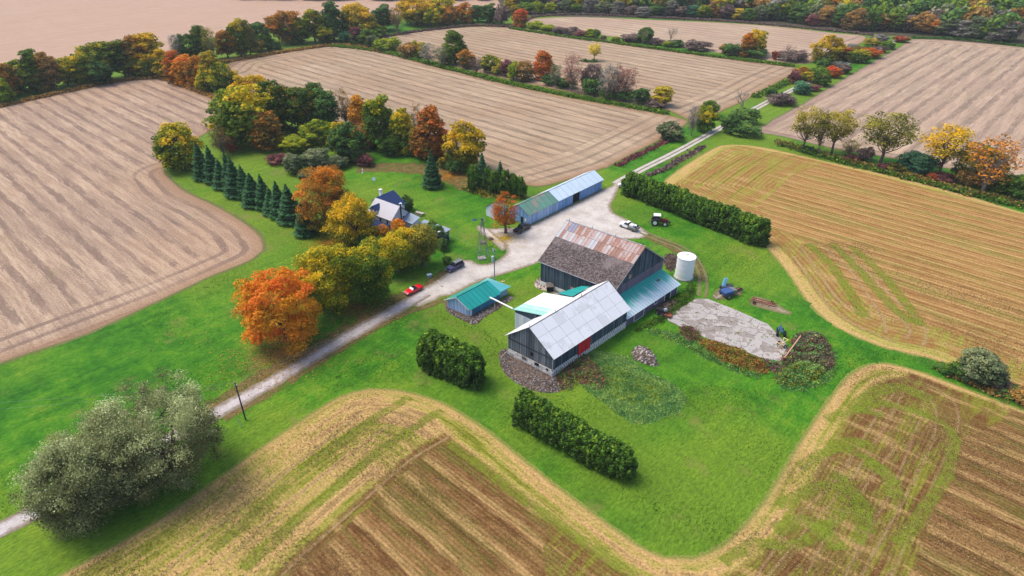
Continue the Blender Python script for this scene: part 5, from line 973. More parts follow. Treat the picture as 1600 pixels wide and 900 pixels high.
for side in (0, 1):
    LL = (lambda l: l) if side == 0 else (lambda l: WBB-l)
    # shake courses, each a stepped strip, joined (thousands of shakes)
    mb = MB(); rr = random.Random(side); nc = 34
    for j in range(nc):
        l0, l1 = -ov+(h*SP+ov)*j/nc, -ov+(h*SP+ov)*(j+1)/nc+.12; a = -ov
        while a < LB+ov:
            w = rr.uniform(.18, .38); b = min(a+w, LB+ov); dz = rr.uniform(.0, .05); dl = rr.uniform(-.05, .05); t = rr.random()
            q0 = [BBF.p(a+.01, LL(l0+dl), zof(l0+dl)+.10+dz), BBF.p(b-.01, LL(l0+dl), zof(l0+dl)+.10+dz), BBF.p(b-.01, LL(l1), zof(l1)+.03), BBF.p(a+.01, LL(l1), zof(l1)+.03)]
            q1 = [BBF.p(a+.01, LL(l0+dl), zof(l0+dl)+.18+dz), BBF.p(b-.01, LL(l0+dl), zof(l0+dl)+.18+dz), BBF.p(b-.01, LL(l1), zof(l1)+.09), BBF.p(a+.01, LL(l1), zof(l1)+.09)]
            if side: q0 = q0[::-1]; q1 = q1[::-1]
            mb.solid(q0, q1, t); a = b
    mb.obj('shake_roof', M['shakes'], bb, kind='stuff')
    def pick(i, j, r):
        if side == 0 and i in (2, 3): return M['roof_bluemetal'] if j == 1 else M['roof_zinc']
        if side == 0 and i in (10, 11): return M['roof_zinc']
        if i == 0: return M['roof_zinc']
        return M['roof_rusty'] if r.random() < .95 else M['roof_zinc']
    c0 = [BBF.p(-ov, LL(h*SP-.15), zof(h*SP-.15)+.12), BBF.p(LB+ov, LL(h*SP-.15), zof(h*SP-.15)+.12), BBF.p(LB+ov, LL(h), RGB+.12), BBF.p(-ov, LL(h), RGB+.12)]
    if side: c0 = [c0[1], c0[0], c0[3], c0[2]]
    panels(c0, 24, 2, .03, None, bb, 'roof_sheet', .04, 70+side, pick, .04)
mb = MB(); mb.tube([BBF.p(-.5, h, RGB+.25), BBF.p(LB+.5, h, RGB+.25)], .12, 6); mb.obj('ridge_cap', M['roof_zinc'], bb)
for a in (.2, 6.3, 12.2, 18.8):
    mb = MB(); mb.cyl(BBF.p(a, h, RGB+.2), BBF.p(a, h, RGB+.9), .03, 5); mb.cyl(BBF.p(a, h, RGB+.35), BBF.p(a, h, RGB+.55), .09, 6); mb.obj('lightning_rod', M['darksteel'], bb)
for l0, l1, s in ((-.5, h, 1), (WBB+.5, h, -1)):
    mb = MB(); mb.slab([BBF.p(LB+.5, l0, zof(-.5)-.12 if s > 0 else zof(-.5)-.12), BBF.p(LB+.5, l1, RGB-.05), BBF.p(LB+.5, l1, RGB+.22), BBF.p(LB+.5, l0, zof(-.5)+.17)], .06*s); mb.obj('verge_board', M['roof_zinc'], bb)
panel_box(BBF, bb, 'window', 4.6, 5.3, 6.9, 7.8, 1, M['pink_paint'], off=.08, La=LB)
panel_box(BBF, bb, 'door', 8.2, 9.3, 1.4, 2.9, 0, M['pink_paint'], off=.08)
mb = MB(); mb.tube([BBF.p(-.5, -.55, EVB-.25), BBF.p(LB+.5, -.55, EVB-.25)], .07, 5); mb.obj('gutter', M['roof_zinc'], bb)
# lean-to with green roof
LTF = Frame((22.95, 107.0), 44.6, 138); LLN, WLT = 18.9, 4.9
lt = LTF.root('lean_to_shed', 'mauve lean-to with long green metal roof against the gable of the bank barn', 'lean-to')
mb = MB(); z1 = 4.15; e1 = 2.35
mb.solid([LTF.p(.1, .1, 0), LTF.p(LLN-.1, .1, 0), LTF.p(LLN-.1, WLT-.2, 0), LTF.p(.1, WLT-.2, 0)], [LTF.p(.1, .1, e1-.05), LTF.p(LLN-.1, .1, e1-.05), LTF.p(LLN-.1, WLT-.2, z1-.1), LTF.p(.1, WLT-.2, z1-.1)]); mb.obj('frame', M['dark'], lt)
def segboards(F, root, segs, zt, mat, w, seed, side_out):
    for (a0, a1) in segs: mb = MB(); boards(mb, F.p(a0, 0, 0), F.p(a1, 0, 0), -.05, lambda f: zt, side_out, w, .04, seed, .005); mb.obj('wall', mat, root)
segboards(LTF, lt, [(0, 14.0), (16.2, LLN)], e1-.02, M['siding_mauve'], .6, 50, -LTF.l)
mb = MB(); boards(mb, LTF.p(LLN, 0, 0), LTF.p(LLN, WLT-.2, 0), 0, lambda f: e1+(z1-e1)*f, LTF.a, .6, .04, 52, .005); mb.obj('wall', M['siding_mauve'], lt)
panels([LTF.p(-.2, -.5, e1-.18), LTF.p(LLN+.5, -.5, e1-.18), LTF.p(LLN+.5, WLT-.1, z1+.05), LTF.p(-.2, WLT-.1, z1+.05)], 22, 1, .04, M['roof_green'], lt, 'roof_sheet', .05, 55, lambda i, j, r: M['roof_lt'], .03)
for a in (2.9, 6.3): panel_box(LTF, lt, 'door_trim', a, a+.12, 0, 2.3, 0, M['white'], off=.06)
panel_box(LTF, lt, 'door', 3.1, 6.25, .05, 2.15, 0, M['siding_mauve'], off=.05, th=.05)
panel_box(LTF, lt, 'sill', 3.0, 6.4, -.02, .06, 0, M['white'], off=.11)
panel_box(LTF, lt, 'window', 10.1, 10.9, 1.05, 1.85, 0, M['glass'], off=.05, frame='window')
for a in (13.9, 16.15, 18.75): panel_box(LTF, lt, 'door_trim', a, a+.16, 0, 2.3, 0, M['white'], off=.06)
mb = MB(); mb.box(LTF.p(15.5, 2.9, 3.55), (.9, .5, .25), R(45)); mb.obj('roof_vent', M['wood'], lt)
mb = MB(); mb.box(LTF.p(1.6, 3.0, 3.6), (.9, .5, .2), R(45)); mb.obj('roof_vent', M['wood'], lt)

# ---------------------------------------------------------------- green-roofed garage
GF = Frame((-8.8, 110.9), 46.5, 144.5); LG, WG, EG, RGG = 8.9, 6.0, 2.0, 3.75
gg = GF.root('garage', 'small blue board garage with teal green metal roof beside the drive', 'garage')
wallset(GF, gg, LG, WG, EG, RGG, .1, [M['blue_dark'], M['boards_pale'], M['boards_blue'], M['boards_pale']], seed=60, w=.3, sides='023')
gable_roof(GF, gg, 0, LG-.45, WG, EG, RGG, M['roof_green'], 8, 1, seed=4, ov=.4, gap=.03)
mb = MB(); LX = 11.9
mb.solid([GF.p(LG-.1, .5, 0), GF.p(LX, .5, 0), GF.p(LX, WG-.3, 0), GF.p(LG-.1, WG-.3, 0)], [GF.p(LG-.1, .5, 2.2), GF.p(LX, .5, 2.2), GF.p(LX, WG-.3, 2.2), GF.p(LG-.1, WG-.3, 2.2)]); mb.obj('annex_wall', M['boards_pale'], gg)
for q in ([GF.p(LG, -.25, 2.1), GF.p(LX+.35, -.25, 2.1), GF.p(LG, WG/2, RGG+.12)], [GF.p(LX+.35, -.25, 2.1), GF.p(LX+.35, WG+.1, 2.1), GF.p(LG, WG/2, RGG+.12)], [GF.p(LX+.35, WG+.1, 2.1), GF.p(LG, WG+.1, 2.1), GF.p(LG, WG/2, RGG+.12)]):
    mb = MB(); mb.slab(q, .07); mb.obj('hip_roof', M['roof_teal'], gg)
panel_box(GF, gg, 'window', 8.9, 9.35, 1.1, 1.8, 0, M['dark'], off=-.45); panel_box(GF, gg, 'door', .05, .5, .2, 1.6, 0, M['white'], off=.05)
mb = MB(); mb.slab([GF.p(-.55, -.4, 1.95), GF.p(-.55, WG/2, RGG+.05), GF.p(-.55, WG/2, RGG+.2), GF.p(-.55, -.4, 2.1)], .05); mb.slab([GF.p(-.55, WG/2, RGG+.05), GF.p(-.55, WG+.4, 1.95), GF.p(-.55, WG+.4, 2.1), GF.p(-.55, WG/2, RGG+.2)], .05); mb.obj('verge_board', M['white'], gg)
# pipe from the garage to the barn wing
e = np.array([*(GF.O+np.array(GF.p(5.6, -.35, 0)[:2])), 2.35]); f = np.array([*(WB.O+np.array(WB.p(A0, T0, 0)[:2])), 4.75])
mb = MB(); mb.tube([e, (e+f)/2, f], .16, 8); o = mb.obj('conveyor_pipe', M['white'], None, label='white pipe slung from the green-roofed garage to the corner of the barn wing', cat='pipe')
mb = MB(); q = GF.O+np.array(GF.p(5.2, -1.9, 0)[:2]); mb.cyl((q[0], q[1], 0), (q[0], q[1], 1.9), .07, 6); mb.obj('wooden_post', M['palewood'], None, label='pale wooden post standing in the rubble beside the garage', cat='post')

# ---------------------------------------------------------------- long machine shed
SF = Frame((4.3, 154.45), 47.6, 139); LS, WS, ES, RS = 33.4, 6.6, 3.05, 4.9
sh = SF.root('machine_shed', 'long pale blue board shed, half its roof green and rusty, half pale metal', 'shed')
core = MB(); core.solid([SF.p(.1, .1, 0), SF.p(LS-.1, .1, 0), SF.p(LS-.1, WS-.1, 0), SF.p(.1, WS-.1, 0)], [SF.p(.1, .1, ES-.1), SF.p(LS-.1, .1, ES-.1), SF.p(LS-.1, WS-.1, ES-.1), SF.p(.1, WS-.1, ES-.1)]); core.obj('frame', M['dark'], sh)
gs = lambda f: ES+(RS-ES)*(1-abs(2*f-1))
mb = MB(); boards(mb, SF.p(0, 0, 0), SF.p(12.7, 0, 0), 0, lambda f: ES, -SF.l, .3, .05, 1); mb.obj('wall', M['boards_pale'], sh)
mb = MB(); boards(mb, SF.p(12.7, 0, 0), SF.p(19.3, 0, 0), 0, lambda f: ES, -SF.l, .3, .05, 2); mb.obj('wall', M['boards_blue'], sh); mb = MB(); boards(mb, SF.p(22.4, 0, 0), SF.p(LS, 0, 0), 0, lambda f: ES, -SF.l, .3, .05, 3); mb.obj('wall', M['boards_blue'], sh)
for k, (P, Q, o, zt) in enumerate(((SF.p(0, 0, 0), SF.p(0, WS, 0), -SF.a, gs), (SF.p(LS, 0, 0), SF.p(LS, WS, 0), SF.a, gs), (SF.p(0, WS, 0), SF.p(LS, WS, 0), SF.l, lambda f: ES))):
    mb = MB(); boards(mb, P, Q, 0, zt, o, .3, .05, 5+k); mb.obj('wall', M['boards_blue'], sh)
gable_roof(SF, sh, 0, 11.9, WS, ES, RS, M['roof_patched'], 6, 1, seed=7, ov=.35, gap=.04)
gable_roof(SF, sh, 12.6, LS, WS, ES, RS, M['roof_light'], 9, 1, seed=9, ov=.35, gap=.04, lift=.16)
panel_box(SF, sh, 'door', 1.7, 2.5, .1, 1.9, 3, M['dark'], off=.06); panel_box(SF, sh, 'window', .6, 1.1, 1.0, 1.7, 3, M['white'], off=.06)
for a0, a1 in ((13.0, 17.0), (22.6, 26.3), (26.5, 30.2)): panel_box(SF, sh, 'sliding_door', a0, a1, .1, 2.75, 0, M['boards_blue'], off=.07, boarded=True)
# white shed behind the thinning tree
CF = Frame((-2.2, 158.7), 139, 229); ch = CF.root('garden_shed', 'small white gabled shed behind the thinning orange tree', 'shed')
CF = Frame((-4.7, 158.2), 42, 132); ch.location = (CF.O[0], CF.O[1], 0)
wallset(CF, ch, 4.4, 3.6, 2.3, 3.7, 0, M['siding_white'], seed=80, w=.3)
gable_roof(CF, ch, 0, 4.4, 3.6, 2.3, 3.7, M['roof_patched'], 3, 1, seed=12, ov=.3)
panel_box(CF, ch, 'window', .8, 1.4, .8, 1.8, 0, M['glass'], off=.06, frame='window')

# ---------------------------------------------------------------- farmhouse
HF = Frame((-35.6, 155.2), -37.4, 52.6); hr = HF.root('farmhouse', 'white farmhouse with navy and pale grey roofs, half hidden by maples', 'house')
ev, rg = 5.0, 7.6
def block(a0, a1, l0, l1, z): 
    mb = MB(); mb.solid([HF.p(a0, l0, 0), HF.p(a1, l0, 0), HF.p(a1, l1, 0), HF.p(a0, l1, 0)], [HF.p(a0, l0, z), HF.p(a1, l0, z), HF.p(a1, l1, z), HF.p(a0, l1, z)]); mb.obj('wall', M['siding_white'], hr)
block(.2, 8.5, -3.0, 3.0, ev); block(-4, 3.9, 2.9, 6.1, ev-.03)
mb = MB(); mb.solid([HF.p(.2, -3, ev), HF.p(8.5, -3, ev), HF.p(8.5, 3, ev), HF.p(.2, 3, ev)], [HF.p(.2, -.01, rg-.1), HF.p(8.5, -.01, rg-.1), HF.p(8.5, .01, rg-.1), HF.p(.2, .01, rg-.1)]); mb.obj('gable_wall', M['siding_white'], hr)
def roofq(pts, mat, th=.14): mb = MB(); mb.slab(pts, th); return mb.obj('roof', mat, hr)
roofq([HF.p(-.2, -3.4, ev-.3), HF.p(8.9, -3.4, ev-.3), HF.p(8.9, 0, rg), HF.p(-.2, 0, rg)], M['roof_grey'])
roofq([HF.p(8.9, 3.4, ev-.3), HF.p(3.2, 3.4, ev-.3), HF.p(-.2, .02, rg), HF.p(8.9, .02, rg)], M['roof_navy'])
roofq([HF.p(4.3, 2.0, ev-.1), HF.p(4.3, 6.4, ev-.1), HF.p(-.1, 6.4, rg+.06), HF.p(-.1, .1, rg+.06)], M['roof_navy'])
roofq([HF.p(-4.3, 6.4, ev-.1), HF.p(-4.3, 1.4, ev-.1), HF.p(-.12, .1, rg+.05), HF.p(-.12, 6.4, rg+.05)], M['roof_grey'])
mb = MB(); mb.solid([HF.p(-3.9, 6.0, ev-.1), HF.p(3.9, 6.0, ev-.1), HF.p(3.9, 6.1, ev-.1), HF.p(-3.9, 6.1, ev-.1)], [HF.p(-.2, 6.0, rg-.05), HF.p(-.1, 6.0, rg-.05), HF.p(-.1, 6.1, rg-.05), HF.p(-.2, 6.1, rg-.05)]); mb.obj('gable_wall', M['siding_white'], hr)
# dormer
d = MB(); d.solid([HF.p(1.0, -3.2, 5.0), HF.p(3.0, -3.2, 5.0), HF.p(3.0, -1.2, 5.0), HF.p(1.0, -1.2, 5.0)], [HF.p(1.0, -3.2, 6.0), HF.p(3.0, -3.2, 6.0), HF.p(3.0, -1.2, 6.0), HF.p(1.0, -1.2, 6.0)]); dm = d.obj('dormer', M['siding_white'], hr)
d = MB(); d.slab([HF.p(.8, -3.5, 5.85), HF.p(2.0, -3.5, 6.95), HF.p(2.0, -.9, 6.95), HF.p(.8, -.9, 5.95)], .1); d.slab([HF.p(3.2, -3.5, 5.85), HF.p(3.2, -.9, 5.95), HF.p(2.0, -.9, 6.95), HF.p(2.0, -3.5, 6.95)], -.1); d.obj('dormer_roof', M['roof_navy'], dm)
c = MB(); c.box(HF.p(-1.0, 2.6, 7.9), (.7, .7, 1.6), R(-37)); co = c.obj('chimney', M['white'], hr); c = MB(); c.box(HF.p(-1.0, 2.6, 8.78), (.85, .85, .15), R(-37)); c.obj('chimney_cap', M['stone'], co)
c = MB(); c.cyl(HF.p(9.15, -.1, .2), HF.p(9.15, -.1, 8.4), .2, 8); c.obj('stove_pipe', M['darksteel'], hr); c = MB(); c.box(HF.p(8.2, .9, 7.4), (.6, .6, 1.1), R(-37)); c.obj('chimney', M['white'], hr)
for l0, z0 in ((-1.6, 3.2), (.8, 3.2), (-1.6, .9), (.9, .9)): panel_box(HF, hr, 'window', l0, l0+.8, z0, z0+1.2, 1, M['glass'], off=.03, La=8.5, frame='window')
for a0 in (1.4, 4.0, 6.6): panel_box(Frame(HF.O-HF.l*0, -37.4, 52.6), hr, 'window', a0, a0+.8, 3.0, 4.2, 0, M['glass'], off=3.03, frame='window')
mb = MB(); mb.solid([HF.p(8.6, .6, 0), HF.p(12.2, .6, 0), HF.p(12.2, 3.0, 0), HF.p(8.6, 3.0, 0)], [HF.p(8.6, .6, 3.3), HF.p(12.2, .6, 3.3), HF.p(12.2, 3.0, 4.1), HF.p(8.6, 3.0, 4.1)]); mb.obj('wall', M['siding_white'], hr)
roofq([HF.p(8.5, .2, 3.6), HF.p(12.6, .2, 3.6), HF.p(12.6, 3.2, 4.4), HF.p(8.5, 3.2, 4.7)], M['roof_slate'])
mb = MB(); mb.solid([HF.p(12.7, .8, 0), HF.p(21.3, .8, 0), HF.p(21.3, 4.4, 0), HF.p(12.7, 4.4, 0)], [HF.p(12.7, .8, 2.5), HF.p(21.3, .8, 2.5), HF.p(21.3, 4.4, 2.9), HF.p(12.7, 4.4, 2.9)]); mb.obj('wall', M['roof_navy'], hr)
roofq([HF.p(12.5, .4, 2.7), HF.p(21.7, .4, 2.7), HF.p(21.7, 4.8, 3.15), HF.p(12.5, 4.8, 3.15)], M['roof_slate'])
mb = MB(); mb.solid([HF.p(.6, -5.6, 0), HF.p(7.6, -5.6, 0), HF.p(7.6, -3.1, 0), HF.p(.6, -3.1, 0)], [HF.p(.6, -5.6, 2.3), HF.p(7.6, -5.6, 2.3), HF.p(7.6, -3.1, 2.9), HF.p(.6, -3.1, 2.9)]); mb.obj('porch', M['siding_white'], hr)
roofq([HF.p(.3, -5.9, 2.4), HF.p(7.9, -5.9, 2.4), HF.p(7.9, -3.05, 3.2), HF.p(.3, -3.05, 3.2)], M['roof_navy'])

# ---------------------------------------------------------------- silo tank, slab, rubble
X, Y = 39.6, 127.3
si = thing('feed_tank', 'white cylindrical grain tank with low conical lid beside the lean-to', 'tank', (X, Y, 0))
mb = MB(); mb.cyl((0, 0, .25), (0, 0, 5.35), 2.03, 40); mb.obj('tank_body', M['silo_white'], si)
mb = MB(); mb.tube([(0, 0, 5.35), (0, 0, 5.45), (0, 0, 5.9), (0, 0, 5.98)], [2.1, 2.1, .35, .3], 40); mb.obj('lid', M['silo_white'], si)
mb = MB(); mb.cyl((0, 0, 5.9), (0, 0, 6.2), .28, 12); mb.obj('hatch', M['white'], si)
for z in (1.6, 3.0, 4.4):
    mb = MB(); mb.tube([(2.05*cos(a*pi/12), 2.05*sin(a*pi/12), z) for a in range(25)], .03, 4, cap=False); mb.obj('band', M['roof_light'], si)
mb = MB(); mb.cyl((0, 0, 0), (0, 0, .25), 2.25, 24); mb.obj('plinth', M['concrete'], si)

def clip(poly, p, n):               # keep the side where (x-p).n <= 0
    out = []
    for i in range(len(poly)):
        a, b = poly[i], poly[(i+1) % len(poly)]; da, db = (a-p)@n, (b-p)@n
        if da <= 0: out.append(a)
        if (da < 0 < db) or (db < 0 < da): out.append(a+(b-a)*da/(da-db))
    return out
padpx = [(1060, 484), (1088, 467), (1107, 468), (1150, 485), (1200, 507), (1212, 520), (1228, 536), (1230, 551), (1219, 567), (1195, 562), (1173, 553), (1140, 541), (1107, 530), (1072, 514), (1045, 503), (1042, 497)]
L = np.array([G(*p) for p in padpx])
pad = thing('concrete_pad', 'broken pale concrete barnyard slab with weedy cracks right of the lean-to', 'slab', (0, 0, 0))
rg = rng_(9); lo, hi = L.min(0), L.max(0); S = []
while len(S) < 40:
    q = rg.uniform(lo, hi)
    if inside(q[None], L)[0] and all(np.linalg.norm(q-s) > 1.5 for s in S): S.append(q)
hullc = L.mean(0)
from itertools import count
def convex_parts():
    # cut the outline's bounding box by the neighbours, then by the outline's own (nearly convex) sides
    area2 = sum(L[i][0]*L[(i+1) % len(L)][1]-L[(i+1) % len(L)][0]*L[i][1] for i in range(len(L)))
    for k, s in enumerate(S):
        poly = [np.array(q) for q in ((lo[0]-2, lo[1]-2), (hi[0]+2, lo[1]-2), (hi[0]+2, hi[1]+2), (lo[0]-2, hi[1]+2))]
        for j, t in enumerate(S):
            if j != k: poly = clip(poly, (s+t)/2-(t-s)/np.linalg.norm(t-s)*.028, t-s)
            if not poly: break
        for i in range(len(L)):
            a, b = L[i], L[(i+1) % len(L)]; n = np.array([b[1]-a[1], -(b[0]-a[0])]) * (1 if area2 > 0 else -1)
            m = (a+b)/2
            if (s-m)@n < 0 and np.linalg.norm(s-m) < 5.5: poly = clip(poly, m, n)
            if not poly: break
        if len(poly) > 2: yield poly
for k, poly in enumerate(convex_parts()):
    z = .10+rg.uniform(-.03, .04); c = np.mean(poly, 0); tl = rg.normal(0, .012, 2)
    q = []
    for i in range(len(poly)):
        a, b = poly[i], poly[(i+1) % len(poly)]; m_ = int(max(1, np.linalg.norm(b-a)/.7))
        for j in range(m_): q.append(a+(b-a)*j/m_+(rg.normal(0, .05, 2) if j else 0))
    mb = MB(); mb.solid([(p[0], p[1], -.05) for p in q], [(p[0], p[1], z+(p-c)@tl) for p in q], rg.uniform()); mb.obj('slab', M['concrete'], pad)
sheet('worn_earth', padpx, .028, .6, M['track'], ragged=.1, sm=2)

def rocks(name, pix, n, smin, smax, mats, label, cat, seed, hmound=0.0, pixel=True, base=None):
    rg = rng_(seed); L = smooth_line([G(*p) for p in pix], 1.0); lo, hi = L.min(0), L.max(0); Q = rg.uniform(lo, hi, (n*6, 2)); Q = Q[inside(Q, L)][:n]; dd, _, _ = dist_poly(Q, L); mx = dd.max()
    root = thing(name, label, cat, (0, 0, 0)); groups = {k: MB() for k in range(len(mats))}
    for q, d in zip(Q, dd):
        s = rg.uniform(smin, smax); z = hmound*(d/mx)**.7; k = rg.integers(len(mats)); a = rg.uniform(0, 6.28); m = 5; w = rg.uniform(.6, 1.2, (2, m))*s
        bot = [(q[0]+w[0, i]*cos(a+i*2*pi/m), q[1]+w[0, i]*sin(a+i*2*pi/m)*.8, z-.06) for i in range(m)]
        top = [(q[0]+w[1, i]*.55*cos(a+i*2*pi/m), q[1]+w[1, i]*.5*sin(a+i*2*pi/m), z+s*rg.uniform(.5, .9)) for i in range(m)]
        groups[k].solid(bot, top, rg.uniform())
    for k, g_ in groups.items():
        if g_.f: g_.obj('rubble', M[mats[k]], root, kind='stuff')
    # the heap beneath
    mb = MB(); C = Q.mean(0); nL = len(L)
    for i in range(nL):
        a, b = L[i], L[(i+1) % nL]; mid = lambda t, p: (p[0]*(1-t)+C[0]*t, p[1]*(1-t)+C[1]*t)
        mb.poly([(*a, .015), (*b, .015), (*mid(.5, b), .02+hmound*.75), (*mid(.5, a), .02+hmound*.75)]); mb.poly([(*mid(.5, a), .02+hmound*.75), (*mid(.5, b), .02+hmound*.75), (C[0], C[1], hmound+.02)])
    mb.obj('heap', M[base or 'earth'], root); return root
M['rock_grey'] = plain('grey_fieldstone', (.155, .14, .135), .95, .3, 3); M['rock_brown'] = plain('brown_rubble', (.13, .08, .06), .95, .3, 3); M['rock_pale'] = plain('pale_rubble', (.32, .29, .27), .95, .2, 3)
rocks('rubble_bed', [(779, 553), (783, 546), (797, 546), (806, 553), (862, 586), (872, 592), (884, 604), (874, 612), (856, 614), (828, 609), (800, 594), (785, 578)], 1500, .08, .24, ['rock_grey', 'rock_brown', 'rock_pale', 'rock_grey'], 'crescent bed of grey fieldstone rubble at the near end of the long barn', 'rubble', 1, .35)
rocks('rubble_bed', [(693, 470), (700, 482), (733, 497), (760, 482), (780, 473), (797, 462), (803, 466), (780, 482), (760, 494), (742, 508), (728, 503), (700, 488)], 700, .08, .28, ['rock_grey', 'rock_brown', 'rock_pale'], 'rubble and stones strewn along the foot of the green-roofed garage', 'rubble', 2, .12)
rocks('scrap_heap', [(988, 548), (998, 541), (1012, 544), (1022, 556), (1028, 571), (1020, 573), (1005, 568), (990, 560)], 380, .10, .35, ['rock_grey', 'rock_brown', 'palewood', 'wood'], 'heap of broken boards and stones on the grass right of the barn', 'heap', 3, .9)
rocks('earth_ramp', [(835, 440), (846, 434), (862, 446), (884, 452), (878, 462), (858, 456), (838, 450)], 220, .08, .22, ['rock_pale', 'rock_brown'], 'pale stony earth ramp at the left foot of the bank barn', 'ramp', 4, .5, base='cream')
rocks('dirt_pile', [(1026, 482), (1040, 470), (1060, 466), (1066, 474), (1052, 486), (1036, 492)], 160, .08, .3, ['rubber', 'rock_brown', 'rubber'], 'dark earth pile in front of the lean-to opening', 'heap', 5, .5)
bx = thing('root_cellar_hatch', 'small black hatch box at the stony ramp of the bank barn', 'hatch', (*G(859, 455), .2)); mb = MB(); mb.solid([(-.7, -.5, 0), (.7, -.5, 0), (.7, .5, 0), (-.7, .5, 0)], [(-.7, -.5, 1.2), (.7, -.5, 1.2), (.7, .5, 1.6), (-.7, .5, 1.6)]); mb.obj('box', M['dark'], bx); mb = MB(); mb.slab([(-.85, -.65, 1.25), (.85, -.65, 1.25), (.85, .65, 1.72), (-.85, .65, 1.72)], .06); mb.obj('lid', M['wood'], bx)
mb = MB(); a = G(782, 562); b = G(796, 552); mb.tube([(a[0], a[1], .5), (b[0], b[1], 1.0)], .07, 5); mb.obj('fallen_pipe', M['palewood'], None, label='pale pipe lying from the barn corner across the rubble bed', cat='pipe')
mb = MB(); a = G(868, 592); b = G(855, 607); mb.tube([(a[0], a[1], .45), ((a[0]+b[0])/2+.3, (a[1]+b[1])/2, .5), (b[0], b[1], .3)], .08, 5); mb.obj('curved_hose', M['wood'], None, label='curved grey hose at the near corner of the rubble bed', cat='hose')

# ---------------------------------------------------------------- vehicles
def wheel(root, x, y, r, w, hub='steel', name='wheel', tread=False):
    mb = MB(); mb.cyl((x, y-w/2, r), (x, y+w/2, r), r, 16)
    if tread:
        for i in range(14):
            a = i*2*pi/14; mb.box((x+cos(a)*r, y, r+sin(a)*r), (.12, w, .1), 0)
    t = mb.obj(name, M['rubber'], root); s = 1 if y > 0 else -1
    h = MB(); h.cyl((x, y+s*(w/2-.01), r), (x, y+s*(w/2+.03), r), r*.58, 12); h.obj('hub', M[hub], t); return t
def prof_body(root, name, prof, w, mat, inset=.0, z0=0):
    """side profile (x,z) carried across the width, edges drawn in at the top"""
    mb = MB(); zs = [p[1] for p in prof]; zm = max(zs)
    L_ = [(x, -w/2+inset*(z-min(zs))/(zm-min(zs)+1e-6), z) for x, z in prof]; R_ = [(x, w/2-inset*(z-min(zs))/(zm-min(zs)+1e-6), z) for x, z in prof]
    mb.solid(L_, R_); o = mb.obj(name, mat, root)
    bv = o.modifiers.new('bevel', 'BEVEL'); bv.width = .05; bv.segments = 2; bv.limit_method = 'ANGLE'; return o
def lamps(root, xf, xr, w, z):
    for y in (-w*.36, w*.36):
        mb = MB(); mb.box((xf, y, z), (.06, .35, .16)); mb.obj('headlight', M['lamp'], root); mb = MB(); mb.box((xr, y*1.08, z+.08), (.06, .25, .2)); mb.obj('tail_light', M['tail'], root)
def car(label, cat, name, x, y, az, paint, body, cab, w, wx, r, hub='steel', glassin=.12, top=None):
    X, Y = G(x, y); root = thing(name, label, cat, (X, Y, .03), R(az))
    prof_body(root, 'body', body, w, M[paint], .06); g_ = prof_body(root, 'windows', cab, w-.16, M['glass'], glassin*2)
    if top: t_ = MB(); t_.box((top[0], 0, top[2]), (top[1], w-.16-glassin*4, .06)); t_.obj('roof', M[paint], root)
    for px in wx:
        for sy in (-1, 1): wheel(root, px, sy*(w/2-.1), r, .22, hub)
    xf = max(p[0] for p in body); xr = min(p[0] for p in body); lamps(root, xf, xr, w, .62)
    mb = MB(); mb.box((xf+.03, 0, .42), (.14, w*.92, .16)); mb.obj('bumper', M['steel'], root); mb = MB(); mb.box((xr-.03, 0, .45), (.14, w*.92, .16)); mb.obj('bumper', M['steel'], root)
    return root
cr = car('red convertible with its dark top folded, parked at the drive edge under the trees', 'car', 'convertible_car', 646, 456, 225, 'car_red', [(-2.15, .35), (-2.2, .75), (-1.9, .88), (-.95, .9), (-.9, .86), (.5, .86), (.55, .9), (1.7, .76), (2.15, .6), (2.15, .32)], [(-.95, .86), (-.8, 1.02), (.2, 1.05), (.62, .88)], 1.72, (-1.35, 1.35), .31)
mb = MB(); mb.slab([(.62, -.68, .9), (.62, .68, .9), (.28, .58, 1.25), (.28, -.58, 1.25)], .04); mb.obj('windscreen', M['lamp'], cr)
for y in (-.36, .36): mb = MB(); mb.box((-.15, y, 1.12), (.5, .5, .12)); mb.obj('seat', M['car_black'], cr)
suv = car('dark navy SUV with pale roof parked on the drive by the round bush', 'car', 'parked_suv', 711, 420, 228, 'car_navy', [(-2.3, .4), (-2.35, 1.0), (-2.2, 1.12), (.75, 1.15), (1.0, 1.08), (2.0, .95), (2.3, .75), (2.3, .36)], [(-2.15, 1.1), (-1.95, 1.72), (.1, 1.74), (.95, 1.1)], 1.85, (-1.4, 1.45), .37, top=None)
mb = MB(); mb.box((-.95, 0, 1.76), (2.1, 1.2, .05)); mb.obj('roof', M['steel'], suv)
pk = car('black pickup truck parked beside the end of the blue shed', 'pickup', 'pickup_truck', 816, 360, 52, 'car_black', [(-2.8, .5), (-2.8, 1.12), (-1.2, 1.14), (-.9, 1.14), (1.2, 1.16), (2.6, 1.05), (2.8, .85), (2.8, .45)], [(-.9, 1.12), (-.75, 1.8), (.6, 1.82), (1.25, 1.15)], 1.95, (-1.75, 1.75), .4, top=(-.1, 1.1, 1.84))
mb = MB(); mb.box((-1.9, 0, 1.16), (1.6, 1.55, .04)); mb.obj('bed_cover', M['rubber'], pk)
mb = MB(); mb.box((1.9, 0, 1.14), (.9, .5, .04)); mb.obj('bonnet_scoop', M['darksteel'], pk)
wt = car('white pickup with a loaded grey bed beside the gravel yard', 'pickup', 'pickup_truck', 982, 357, 135, 'white', [(-.2, .5), (-.2, 1.15), (1.2, 1.16), (2.5, 1.0), (2.75, .8), (2.75, .45)], [(-.2, 1.1), (-.15, 1.78), (.75, 1.8), (1.3, 1.14)], 1.95, (-1.7, 1.75), .4, top=(.3, .8, 1.83))
mb = MB(); mb.box((-1.55, 0, .85), (2.6, 1.95, .55)); mb.obj('truck_bed', M['steel'], wt)
